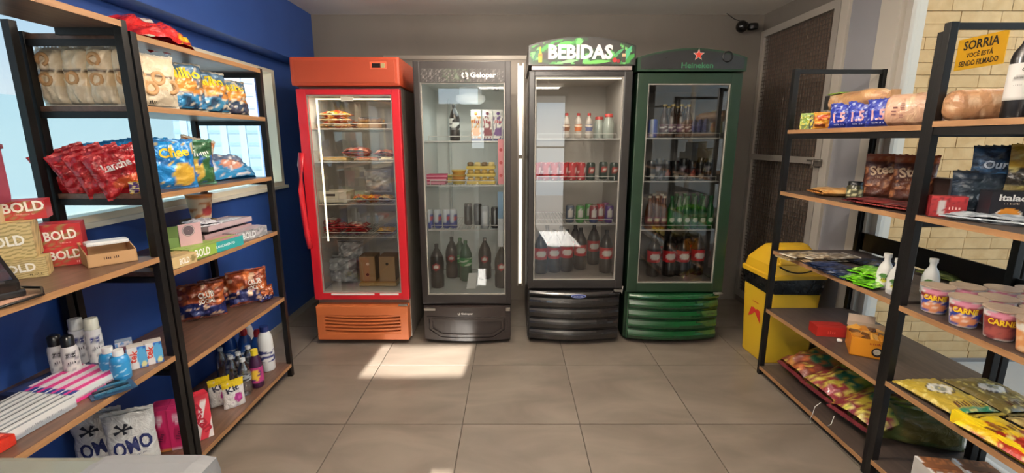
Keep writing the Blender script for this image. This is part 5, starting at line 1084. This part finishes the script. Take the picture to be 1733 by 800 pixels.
for k, (x_, y_, rz) in enumerate([(-1.69, 1.26, 20), (-1.65, 1.20, 60)]):
    t = thing('razor_pack', ['grey and white razor pack lying at the left edge', 'second grey razor pack lying at the left edge'][k], 'pack', (x_, y_, zd), rz); MB().box(-.05, .05, -.03, .03, 0, .010, bev=.003).build('card', solid('#c4c4c2', .4, key='grey_card'), t)
    for q in range(3): MB().box(-.04, .04, -.022+.016*q, -.014+.016*q, .010, .018, bev=.003).build('razor', solid('#6a6d70', .35, key='razor_grey'), t)
# foreground freezer / counter end
t = thing('counter_unit', 'white counter with rounded grey plastic end in the lower left foreground', 'counter', (-.80, .30, 0))
zt = aty(335, 766, .66)[1]
MB().box(-.50, .34, -.45, .30, 0, zt-.06, bev=.01).build('body', solid('#d8d6ce', .5, key='counter_body'), t)
MB().box(-.53, .22, -.46, .355, zt-.05, zt-.002, bev=.012).build('top', solid('#6c6d62', .3, key='counter_top', coat=.3), t)
MB().box(.12, .325, -.47, .365, zt-.065, zt+.001, bev=.03).build('end_cap', solid('#6e6e70', .55, key='grey_plastic'), t)
# ============================================================ RIGHT RACK, FAR UNIT (faces the aisle, -x)
c0, c1, c2, c3, c4 = ZC
def R(px, py, z, dx=0, dy=0): x, y = onz(px, py, z); return (x+dx, y+dy, z+.001)
def biscuit(lb, px, py, w, d, h, rz, base, side, ops, dx=.04, txts=()):
    return carton('biscuit_pack', lb, 'biscuit pack', w, d, h, (1.605, 2.535, c0+.001), rz, frontP=P(base, *ops), side=side, mat=FILM, texts=txts)
biscuit('small green and yellow pack with black tag beside the far post', 1360, 216, .085, .05, .085, -50, '#7f9a3a', '#8fa03c', (('b', 0, .3, '#6a7a3a'), ('r', .55, .9, .05, .85, '#201c1a'), ('n', 7, .2, '#d9c84a')))
bag('biscuit_bag', 'orange and yellow toast pack under the bread loaf on the top board', 'biscuit bag', .115, .085, .06, P('#d98a2a', ('b', .55, .85, '#c0502a'), ('n', 6, .15, '#e9b040'), ('r', .1, .55, .1, .25, '#7a3a1c')), (1.615, 2.425, c0+.001), -44, seed=90, mat=FILM, seal='#d9952f')
for k, px in enumerate([1433, 1462, 1493]):
    bag('biscuit_bag', ['blue pack with white stars, leftmost of three', 'blue pack with white stars, middle of three', 'blue pack with white stars, rightmost of three beside the bread bag'][k], 'biscuit bag', .125, .118, .055, P('#24349a', ('n', 9, .34, '#b9c4e6'), ('b', 0, .14, '#1c2a80'), ('e', .45, .42, .26, .14, '#2a3aa4')), (1.60, [2.285, 2.165, 2.045][k], c0+.001), -66, seed=91+k, mat=FILM, wr=.006, texts=(('1.5', .055, .045, .0, .05, '#e8b0b4', 4), ('-----', .045, .009, 0, .018, '#dfe4f2')), seal='#2c3c9c')
def loaf(lb, w, h, t, loc, rz, seed, base='#c49a72', clip=None, txt=()):
    root = thing('bread_bag', lb, 'bread bag', loc, rz)
    pf = P(base, ('n', 4, .15, '#a87a56'), ('n', 9, .3, '#dcbb98'), *( [('r', .10, .35, .1, .95, '#d2a488')] if txt else []), seed=seed)
    nu, nv = 26, 14; m = MB(); V = []
    for i in range(nu+1):
        u = i/nu; env = min(1, (u/.10))**.5*min(1, ((1-u)/.16))**.6; env = max(env, .12)
        for j in range(nv):
            a = 2*pi*j/nv; ca, sa = cos(a), sin(a); f = (abs(ca)**3.2+abs(sa)**3.2)**(-1/3.2)
            nz = 1+.07*noise.noise(Vector((u*7+seed, ca*1.5, sa*1.5)))
            V.append(((u-.5)*w, sa*f*t/2*env*nz, max(.001, h/2+ca*f*h/2*(.35+.65*env)*nz)))
    F_ = [(i*nv+j, (i+1)*nv+j, (i+1)*nv+(j+1) % nv, i*nv+(j+1) % nv) for i in range(nu) for j in range(nv)]
    m.add(V, [f[::-1] for f in F_]+[list(range(nv))[::-1], [nu*nv+j for j in range(nv)]], smooth=True, cfn=lambda i: pf((i//nv)/nu, .5+.5*cos(2*pi*(i % nv)/nv))); m.build('bag', FILM, root)
    q = MB(); q.box(-.012, .012, -.02, .02, 0, .012); tl = MB()
    tl.add([(0, -.004, -.01), (.05, -.02, -.03), (.05, -.02, .03), (0, -.004, .012), (0, .004, -.01), (.05, .02, -.03), (.05, .02, .03), (0, .004, .012)], [(0, 1, 2, 3), (7, 6, 5, 4), (3, 2, 6, 7), (0, 4, 5, 1), (1, 5, 6, 2), (0, 3, 7, 4)], ss(base)); tl.build('twisted_end', FILM, root, (w*.49, 0, h*.45))
    if clip: MB().box(-.018, .018, -.003, .003, -.035, .035, bev=.002).build('label', solid('#1f1d1c', .5, key='black_label'), root, (-w*.36, -t*.49, h*.5))
    for tx in txt: text(tx[0], tx[1], tx[2], root, (tx[3], tx[4], -t*.53), tx[5], rot=tx[6])
    return root
x_, y_, z_ = R(1432, 176, c0+.09)
loaf('long bag of sliced bread with green top and black label, lying on the packs', .42, .085, .12, (1.655, 2.28, c0+.088), -96, 1, '#c99a6a', True)
MB().box(-.17, -.06, -.05, .05, .082, .088, ss('#7f9a3c'), bev=.002).build('green_band', FILM, bpy.data.objects['bread_bag'])
loaf('bag of sliced bread with pink printed panel, standing right of the blue packs', .20, .125, .12, (1.61, 1.885, c0+.001), -66, 2, '#c9a084', txt=(('--', .05, .03, -.05, .065, '#7a4a44', 90), ('---', .06, .016, -.02, .06, '#8a5a50', 90)))
# second board: flatbread, jar, pouches, flat packs
def flat(name, lb, cat, w, h, t, c, ops, px, py, z, rz, seed, dx=.0, mat=None, texts=(), dz=0, n=None):
    x, y = onz(px, py, z); return bag(name, lb, cat, w, h, t, P(c, *ops, seed=seed), (x+dx+sin(radians(rz))*h/2, y-cos(radians(rz))*h/2, z+.001+dz), rz, seed=seed, lie=True, mat=mat or FILM, texts=texts, nu=12, nv=12, wr=.006)
flat('flatbread_pack', 'clear pack of tan flatbread at the far end of the second board', 'bread', .17, .19, .045, '#d39a58', (('n', 5, .1, '#e0b070'), ('n', 9, .35, '#b87838')), 1400, 331, c1, 80, 101, dx=.03)
x_, y_, z_ = R(1434, 338, c1, .03)
t = thing('olive_jar', 'small dark glass jar with black lid on the second board', 'jar', (x_, y_, z_), -60)
MB().lathe([(.030, 0), (.034, .006), (.034, .062), (.028, .072), (.028, .076)], 20, ss('#3c3a22')).disc(.03, .001, 12, up=False).build('jar', PLAST, t); MB().lathe([(.031, .072), (.031, .088), (.001, .089)], 20).build('lid', solid('#141414', .35, key='jar_lid_black'), t)
MB().lathe([(.0346, .018+.036*k/4) for k in range(5)], 24, paint=AP('#4a4a34', ('n', 8, .05, '#d9cfa0'))).build('label', PRINT, t)
for k, (x2, y2, rz, lb) in enumerate([(1.885, 2.335, -36, 'brown stand-up cereal pouch with cream lettering, left of two'), (1.90, 2.175, -34, 'brown stand-up cereal pouch half behind the near post, right of two')]):
    bag('cereal_pouch', lb, 'pouch', .165, .215, .06, P('#5a2c1c', ('b', .86, 1, '#a85428'), ('e', .5, .36, .32, .20, '#6f3a22'), ('n', 8, .30, '#b4764a'), ('b', 0, .05, '#3a1c14')), (x2, y2, c1+.001), rz, seed=110+k, stand=True, wr=.008, texts=(('Stear', .12, .048, 0, .142, '#d9b894', 12), ('---', .07, .014, .0, .105, '#caa080', 6)), seal='#9a4a26', mat=FILM)
for k, (px, py, c, lb) in enumerate([(1462, 345, '#5c2024', 'dark red flat pack lying behind the jar on the second board'), (1490, 350, '#6a2428', 'dark red flat pack lying before the left brown pouch'), (1528, 356, '#4a2a2c', 'dark red and white flat pack by the near post')]):
    flat('flat_pack', lb, 'pack', .15, .16, .03, c, (('n', 6, .15, '#8a3a34'), ('n', 10, .34, '#d8c9c0' if k == 2 else '#3a2420')), px, py, c1, 100, 120+k, dx=.03)

t = thing('carton_panel', 'dark brown open display box behind the brown pouches', 'display box', (1.985, 2.22, c1), -90); MB().box(-.17, .17, -.03, .03, 0, .115, bev=.003).build('box', solid('#3a241c', .6, key='dark_card'), t)
# third board: flat packs, green packs, white bottles
fp = [(1345, 438, '#b9a27a', 'tan'), (1372, 440, '#a58a68', 'brown'), (1402, 441, '#8c7a62', 'grey-brown')]
for k, (px, py, c, cn) in enumerate(fp):
    for q in range(2): flat('straw_pack', f'{["lower", "upper"][q]} {cn} flat pack at the far end of the third board', 'pack', .11, .20, .016, c, (('n', 7, .1, '#5c4c3c'), ('n', 12, .3, '#e6dcc8')), px+q*6, py, c2, 96+6*q, 130+k*3+q, dx=.02, dz=.017*q)
for k, (px, py, dxx) in enumerate([(1392, 452, 0), (1410, 460, 0), (1430, 468, .0), (1440, 447, .08), (1470, 445, .14)]):
    flat('chocolate_pack', ['dark navy flat pack, farthest from the green packs', 'dark navy flat pack in the middle of the row', 'dark navy flat pack with white strip next to the green packs', 'black flat pack behind the navy ones', 'black flat pack near the back panel'][k], 'pack', .12, .17, .024, ['#1d2a4a', '#1c2236', '#22304c', '#1a1a1e', '#18181a'][k], (('n', 8, .3, '#c9ced8' if k == 2 else '#3d4c74'),), px, py, c2, 100, 140+k, dx=.02+dxx)
for k, (px, py, dz_) in enumerate([(1452, 474, 0), (1475, 484, 0), (1460, 470, .026), (1480, 478, .028)]):
    flat('wafer_pack', ['bright green pack, lower left of the green pile', 'bright green pack, lower right of the green pile', 'bright green pack, upper left of the green pile', 'bright green pack, upper right beside the white bottles'][k], 'pack', .085, .17, .028, '#6fc01e', (('n', 6, .2, '#3d7a1c'), ('n', 10, .36, '#d8f09a')), px, py, c2, 108+4*k, 150+k, dx=.015, dz=dz_)
wprof = [(.026, 0), (.029, .006), (.029, .075), (.022, .10), (.0115, .118), (.0115, .138)]
def whiteb(lb, px, py, dx=0, dy=0):
    x, y = onz(px, py, c2); return bottle('milk_bottle', lb, 'bottle', wprof, (x+dx, y+dy, c2+.001), [(.015, .135), (.015, .152)], '#e2e0da', [(.02, .07, .0006, AP('#eceae4', ('e', .5, .75, .08, .2, '#4a7a3a'), ('e', .52, .35, .07, .2, '#c9c03a')))], '#e4e2dc', rz=-50, texts=(('---', .024, .012, 0, .045, '#3a5a32'),))
whiteb('small white bottle with green print, left of the pair before the near post', 1494, 486); whiteb('small white bottle with green print, right of the pair before the near post', 1512, 497); whiteb('small white bottle behind the pair, beside the green packs', 1510, 478, .05)
# fourth board: red pack and orange carton
t = carton('candy_box', 'red box with dark edge lying on the fourth board', 'box', .15, .085, .05, (1.655, 2.245, c3+.001), -8, '#b8281f', '#9c2018', texts=(('---', .05, .02, 0, .025, '#e05a48'),))
og = thing('snack_carton', 'opened orange carton of brown sweets tipped on the fourth board', 'box', (1.70, 2.04, c3+.001), -30, None)
def pg(u, v):
    c = ss('#e08a1c')
    if noise.noise(Vector((u*7, v*7, 2))) > .12: c = ss('#c9701a')
    return c
m = MB(); w_, d_, h_ = .075, .16, .105
m.box(-w_, w_, -d_/2, -d_/2+.004, 0, h_*.85, ss('#e0901e')).box(-w_, -w_+.004, -d_/2, d_/2, 0, h_*.85, ss('#cf7f1c')).box(w_-.004, w_, -d_/2, d_/2, 0, h_*.85, ss('#d4841c')).box(-w_, w_, -d_/2, d_/2, 0, .004, ss('#b9701a')).box(-w_, w_, d_/2-.004, d_/2, 0, h_*1.1, ss('#c9b59c'))
m.build('tray', PRINT, og); MB().box(-.078, .03, d_/2-.003, d_/2+.001, h_*.9, h_*1.45, ss('#d8c2ac')).build('raised_flap', PRINT, og)
text('-----', .07, .014, og, (.03, .072, -d_/2), '#b03a1c', rot=0); MB().lathe([(.001, 0), (.022, 0)], 18).build('emblem', solid('#2c1c14', .5, key='emblem_dark'), og, (.028, -d_/2-.0008, .032), (pi/2, 0, 0)); MB().lathe([(.001, 0), (.014, 0)], 18).build('emblem', solid('#d8cbb4', .5, key='emblem_light'), og, (.026, -d_/2-.0014, .034), (pi/2, 0, 0))
ro = random.Random(9)
for k in range(12):
    cxx, cyy = -.05+.033*(k % 4), -.05+.05*(k//4)
    MB().box(-.020, .020, -.024, .024, 0, .016, ss(['#c9822a', '#6a3f1c', '#e0a040'][k % 3]), bev=.006).build('wrapped_sweet', FILM, og, (cxx, cyy, h_*.78), (ro.uniform(-.5, .5), ro.uniform(-.5, .5), ro.uniform(0, 3)))
MB().lathe([(.001, 0), (.012, .004), (.012, .014), (.001, .018)], 12).build('paper_ball', WHITEP, og, (-.10, .06, 0))
# bottom board: four bulging sacks
sk = [(2.43, .30, '#7a3a2c', '#b07a30', 0, 'maroon and orange sack of pet food at the far end of the bottom board'), (2.20, .30, '#8c2f38', '#8f9a34', 1, 'red and green sack of pet food, second on the bottom board'), (1.96, .30, '#7c2a34', '#9aa23a', 2, 'red and lime sack of pet food nearest the near post')]
for y2, w_, ca, cb_, k, lb in sk:
    bag('pet_food_sack', lb, 'sack', .25, .40, .13, P(cb_, ('n', 3, .05, ca), ('w', .0, .38, .12, ca), ('e', .62, .40, .3, .14, '#2c6a4c'), ('n', 9, .22, '#b9a23c' if k else '#c06a3a'), ('n', 16, .36, '#d8c860'), seed=k), (1.60+.20-.20, y2, c4), -96+6*k, lie=True, seed=160+k, wr=.02, mat=FILM, seal='#6a2a30')
for k in range(3):
    o = [o for o in bpy.data.objects if o.get('label') == sk[k][5]][0]; o.location = (1.60, sk[k][0], c4+.06); o.rotation_euler = (radians(-74), 0, radians(-90+4*k))
sr = [o for o in bpy.data.objects if o.get('label') == sk[1][5]][0]
bag('pet_food_sack', 'dim olive green sack standing at the back of the bottom board', 'sack', .30, .19, .13, P('#5f6230', ('n', 5, .1, '#4a5a2c'), ('r', .15, .85, .25, .75, '#6a6030')), (1.88, 1.86, c4), -20, seed=170, mat=FILM, wr=.012)
t = thing('white_string', 'loose white string hanging over the edge of the bottom board', 'string', (1.528, 2.09, c4+.0)); MB().tube([(.03, 0, .07), (.0, -.005, .05), (-.004, 0, .0), (-.006, .01, -.03), (-.004, .0, -.045)], .0018, 5).build('string', WHITEP, t); MB().tube([(.03, -.10, .06), (.006, -.12, .03), (.0, -.11, .012)], .0018, 5).build('string', WHITEP, t)
# ============================================================ RIGHT RACK, NEAR UNIT
d0, d1_, d2_, d3_, d4_ = ZD
loaf('long bag of sliced bread behind the sign on the near top board', .27, .105, .11, (1.655, 1.635, d0+.001), -22, 4, '#b98a62')
wine = [(.036, 0), (.038, .008), (.038, .18), (.034, .20), (.020, .225), (.0145, .25), (.0145, .29)]
def wineb(lb, x, y, rz): return bottle('wine_bottle', lb, 'bottle', wine, (x, y, d0+.001), [(.0158, .24), (.0158, .312)], '#a8261e', [(.055, .165, .0008, AP('#dcd8d2', ('r', .40, .60, .60, .66, '#8a8680'), ('b', 0, .05, '#a9a49c')))], '#181414', rz=rz, seg=26, texts=(('C', .010, .012, -.002, .145, '#5a5650'), ('-----', .045, .008, 0, .122, '#6a665f'), ('-----', .02, .005, -.01, .100, '#8a867f')))
wineb('dark wine bottle with white label and red foil, nearer the sign', 1.598, 1.500, -48); wineb('dark wine bottle with white label, nearer the frame edge', 1.662, 1.430, -48)
# board 2
carton('tea_box', 'small red box with a white figure beside the near post', 'box', .10, .05, .075, (1.585, 1.660, d1_+.001), -28, frontP=P('#a02428', ('r', .25, .42, .1, .8, '#c9c2c0'), ('b', .8, 1, '#b83034'), ('n', 9, .3, '#7c1a20')), side='#7c1c20', texts=(('--', .035, .016, .018, .035, '#e8b8b0'),))
bag('cookie_bag', 'dark blue cookie pouch with white lettering standing on the boxes', 'cookie bag', .15, .14, .06, P('#23364e', ('n', 6, .2, '#2f5478'), ('n', 10, .34, '#16202e'), ('e', .5, .2, .2, .12, '#3a6a94')), (1.735, 1.655, d1_+.115), -20, seed=180, mat=FILM, wr=.008, texts=(('Oureo', .10, .03, 0, .075, '#a9b4c2', 2),), seal='#1c2a3c')
bag('cookie_bag', 'dark round-fronted cookie pouch leaning behind the red box', 'cookie bag', .17, .165, .06, P('#1f2a38', ('e', .5, .5, .42, .40, '#28343f'), ('n', 8, .30, '#3a4450')), (1.690, 1.655, d1_+.001), -20, seed=181, mat=FILM, wr=.008, texts=(('Ca', .04, .03, 0, .075, '#7c8898', 6),), seal='#20242c')
bag('snack_bag', 'mustard yellow bag behind the dark cookie pouches', 'snack bag', .20, .20, .06, P('#b8921c', ('b', 0, .3, '#3a3424')), (1.86, 1.665, d1_+.001), -22, seed=182, mat=FILM, seal='#b8921c')
bag('snack_bag', 'mustard and dark nut bag with ragged lettering near the frame edge', 'snack bag', .20, .20, .07, P('#a8841c', ('w', .25, .58, .04, '#2e2820'), ('b', 0, .25, '#8a7a4a'), ('n', 9, .34, '#c9b870')), (1.825, 1.585, d1_+.06), -18, seed=183, mat=FILM, wr=.012, texts=(('-----', .13, .03, 0, .085, '#b9a870', -4),), seal='#b8901c')
t = carton('coffee_filter_box', 'black box with orange picture and grey panels on the near second board', 'box', .26, .07, .105, (1.745, 1.520, d1_+.001), -20, frontP=P('#1e1e26', ('e', .20, .24, .14, .20, '#e0d8cc'), ('e', .20, .30, .11, .17, '#e0902c'), ('r', .40, .62, .08, .62, '#9a9696'), ('r', .66, .96, .08, .62, '#a09c9c')), side='#1a1a20', n=(50, 24), texts=(('Italac', .07, .022, -.075, .085, '#f0eeea'), ('---', .04, .008, -.075, .066, '#c9b8a0')))
bag('foil_packet', 'crumpled silver foil packet lying at the front of the near second board', 'packet', .26, .09, .03, P('#b9c0c6', ('n', 7, .1, '#8f979e'), ('n', 12, .3, '#e4e8ec')), (1.585, 1.50, d1_+.001), -60, lie=True, seed=185, wr=.012, seal='#c9d0d6')
# board 3: noodle cups
npf = lambda red: AP('#e9e4e0', ('b', .0, .05, '#dcd8d2'), ('r', .30, .78, .05, .55, '#2a3f9a' if not red else '#7a3238'), ('r', .30, .74, .52, .72, '#8c2c26'), ('e', .50, .26, .18, .17, '#d98a5c' if not red else '#a05048'), ('n', 14, .30, '#f0d8c8') if not red else ('n', 14, .38, '#8a4a44'), ('e', .50, .83, .14, .12, '#d88aa0'))
CT = lambda h: (('CARNE', .070, .020, .0, h*.62, '#f0c828'),)
cups = [(1585, 522, 0, False), (1630, 540, 0, False), (1682, 512, .0, True), (1722, 578, 0, False), (1606, 486, .02, True), (1655, 490, .03, False), (1700, 492, .05, True), (1732, 512, .04, True), (1730, 540, .0, True), (1640, 468, .12, False), (1690, 470, .12, True), (1725, 478, .14, False)]
cl = ['noodle cup with blue band beside the near post, farthest of the front row', 'noodle cup with blue band and large yellow letters, second of the front row', 'dark red noodle cup set back behind the two blue ones', 'orange noodle cup nearest the frame edge', 'dark red noodle cup behind the farthest front cup', 'blue-band noodle cup behind the second front cup', 'dark red noodle cup in the second row near the back', 'dark red noodle cup in the second row by the frame edge', 'dark red noodle cup right behind the orange one', 'blue-band noodle cup in the rear row at the far end', 'dark red noodle cup in the middle of the rear row', 'blue-band noodle cup in the rear row at the frame edge']
cups = [(1.585, 1.630), (1.570, 1.500), (1.675, 1.500), (1.580, 1.290), (1.690, 1.625), (1.795, 1.60), (1.785, 1.475), (1.685, 1.375), (1.585, 1.395), (1.895, 1.585), (1.890, 1.465), (1.80, 1.355)]
ccol = [False, False, True, None, True, False, True, True, True, False, True, False]
for k, ((x2, y2), rd) in enumerate(zip(cups, ccol)):
    pf = npf(rd) if rd is not None else AP('#e8e0d4', ('b', 0, .7, '#d9935c'), ('n', 6, .1, '#e0b48a'), ('r', .5, .75, .4, .8, '#d8c840'), ('r', .5, .8, .15, .4, '#3a4a9a'))
    cup(cl[k], (x2, y2, d2_+.001), -46, .035, .047, .100, pf, '#b9a08c', 'noodle cups on the near right rack', CT(.10) if rd is not None else ())
whiteb('small clear-white bottle behind the near post beside the noodle cups', 1562, 497, .02, .0)
flat('wafer_pack', 'olive green pack lying behind the noodle cups', 'pack', .16, .14, .03, '#6f7a3a', (('n', 6, .2, '#4c5a2a'),), 1592, 470, d2_, 100, 190, dx=.02)
# board 4: flat grocery bags
flatb = [(1.625, 1.545, .001, 'yellow popcorn bag with white oval window by the aisle edge', '#b39a3a', 0), (1.815, 1.55, .001, 'brown and green bag with white oval window at the back of the near fourth board', '#7c6c3c', 1), (1.610, 1.285, .001, 'bright yellow and red bag nearest the camera by the aisle edge', '#e0b81c', 2), (1.80, 1.29, .001, 'tan bag with wheat print beside the bright yellow bag', '#a48a50', 3)]
for k, (x2, y2, dz_, lb, c, v) in enumerate(flatb):
    ops = [('e', .5, .60, .26, .17, '#3a2a20'), ('e', .5, .60, .23, .145, '#e2ddd0'), ('e', .5, .60, .12, .07, '#8a8a7c'), ('b', 0, .10, '#2f7a5a' if k == 0 else '#6a6238')] if k < 2 else ([('w', .0, .45, .10, '#b03020'), ('n', 5, .22, '#8c2418'), ('b', .86, 1, '#f0d020')] if k == 2 else [('n', 5, .15, '#8c6c3a'), ('n', 9, .32, '#d0b878')])
    bag('grocery_bag', lb, 'grocery bag', .185, .25, .045, P(c, *ops, ('n', 14, .40, '#d9c878'), seed=v), (x2-.0, y2+.0-.125*0, d3_+dz_), 6-4*(k % 2), lie=True, seed=200+k, mat=FILM, wr=.008, seal=c, nu=24, nv=26, texts=(('---', .11, .03, 0, .05, '#5a3a1c'),) if k < 2 else (('---', .12, .045, 0, .17, '#7a4a10'),))
    o = bpy.data.objects['grocery_bag' if k == 0 else f'grocery_bag.{k:03d}']; o.location.y = y2-.125
carton('grocery_box', 'bright yellow thin box standing along the aisle edge of the near fourth board', 'box', .27, .025, .038, (1.545, 1.30, d3_+.001), -88, '#f0d018', '#f0d018')
# board 5: small boxes at the very bottom
for k, (x2, y2) in enumerate([(1.655, 1.545), (1.79, 1.53), (1.63, 1.415)]):
    carton('cake_box', ['white and brown cake box nearest the post on the lowest near board', 'white and brown cake box behind it on the lowest near board', 'white and brown cake box nearest the frame bottom edge'][k], 'box', .12, .11, .085, (x2, y2, d4_+.001), -10, '#e2ddd6', '#d8d2ca', topP=P('#7a4a2c', ('b', 0, .2, '#e6e0da'), ('n', 6, .1, '#a8683c'), ('r', 0, .12, 0, 1, '#ece6e0')))
# ============================================================ THE YELLOW BIN
YEL = solid('#e0b52c', .42, key='bin_yellow'); YEL2 = solid('#d9ab24', .40, key='bin_lid_yellow')
bx, by = 1.775, 2.885; t = thing('waste_bin', 'yellow swing-lid waste bin with black liner in the right corner', 'bin', (bx, by, 0), 3)
def rrect(hw, hd, r, n=5):
    P_ = []
    for cx, cy, a0 in ((hw-r, hd-r, 0), (-hw+r, hd-r, 90), (-hw+r, -hd+r, 180), (hw-r, -hd+r, 270)):
        for k in range(n+1): a = radians(a0+90*k/n); P_.append((cx+r*cos(a), cy+r*sin(a)))
    return P_
def loft(rings, cap=(True, True)):
    m = MB(); N = len(rings[0][0]); V = [(x, y, z) for pts, z in rings for x, y in pts]; m.v = []
    F_ = [(i*N+j, i*N+(j+1) % N, (i+1)*N+(j+1) % N, (i+1)*N+j) for i in range(len(rings)-1) for j in range(N)]
    if cap[0]: F_.append(list(range(N))[::-1])
    if cap[1]: F_.append([(len(rings)-1)*N+j for j in range(N)])
    return m.add(V, F_)
loft([(rrect(.150, .125, .03), 0), (rrect(.155, .13, .03), .01), (rrect(.178, .150, .035), .50), (rrect(.180, .152, .035), .505)], (True, False)).build('body', YEL, t)
ll = MB(); N = 24; ringp = rrect(.180, .152, .035); V = []
for i, (x, y) in enumerate(ringp):
    q = .5+.5*sin(i*1.3)*.6; V += [(x*1.015, y*1.015, .60), (x*1.04, y*1.04, .53), (x*1.012, y*1.015, .465+.03*q)]
n_ = len(ringp); ll.add(V, [(3*i+k, 3*i+k+1, 3*((i+1) % n_)+k+1, 3*((i+1) % n_)+k) for i in range(n_) for k in range(2)], smooth=True); ll.build('bin_liner', solid('#151515', .28, key='liner_black', bump=.5, bscale=25), t)
lid = loft([(rrect(.196, .168, .04), .575), (rrect(.198, .170, .04), .60), (rrect(.185, .157, .04), .605), (rrect(.178, .150, .045), .66), (rrect(.150, .10, .045), .72), (rrect(.128, .045, .03), .765), (rrect(.115, .02, .015), .772)]).build('lid', YEL2, t)
m = MB()     # swing flap on the front slope and its dark curved gap
pts = []
for k in range(17): u = -1+2*k/16; pts.append((u*.135, .655-.045*(1-u*u)))
V = []
for x, z in pts: V += [(x, -.155-.000, z), (x, -.158, z+.010), (x, -.10, z+.010), (x, -.10, z)]
m.add(V, [(4*i+k, 4*i+4+k, 4*i+4+(k+1) % 4, 4*i+(k+1) % 4) for i in range(16) for k in range(4)]); m.build('lid_gap', solid('#17140d', .6, key='gap_black'), lid)
loft([([(-.125, -.153), (.125, -.153), (.125, -.14), (-.125, -.14)], .672), ([(-.115, -.118), (.115, -.118), (.115, -.09), (-.115, -.09)], .715), ([(-.10, -.06), (.10, -.06), (.10, -.03), (-.10, -.03)], .757)]).build('swing_flap', YEL2, lid)
# red emblem on the left face

rd = solid('#c8322a', .5, key='bin_red')
eo = MB().prism([(-.028, .0), (-.040, -.045), (-.018, -.03), (.0, -.012), (.018, -.03), (.040, -.05), (.028, .0), (.012, .004), (.0, -.002), (-.012, .004)], -.0012, 0).prism([(-.015, .03), (0, .022), (.016, .032), (.022, .06), (.010, .085), (-.004, .078), (-.012, .088), (-.022, .062)], -.0012, 0).build('emblem', rd, t, (-.1705, -.02, .37), (0, 0, -pi/2))
eo.rotation_euler = (radians(-2.5), 0, -pi/2); eo.scale = (1.7, 1, 1.5); eo.location = (-.172, -.02, .335)
text('-----', .075, .016, t, (0, 0, 0), '#c8322a'); o = [c for c in t.children if c.name.startswith('fine_print')][0]; o.rotation_euler = (0, 0, -pi/2); o.location = (-.1735, -.02, .385)
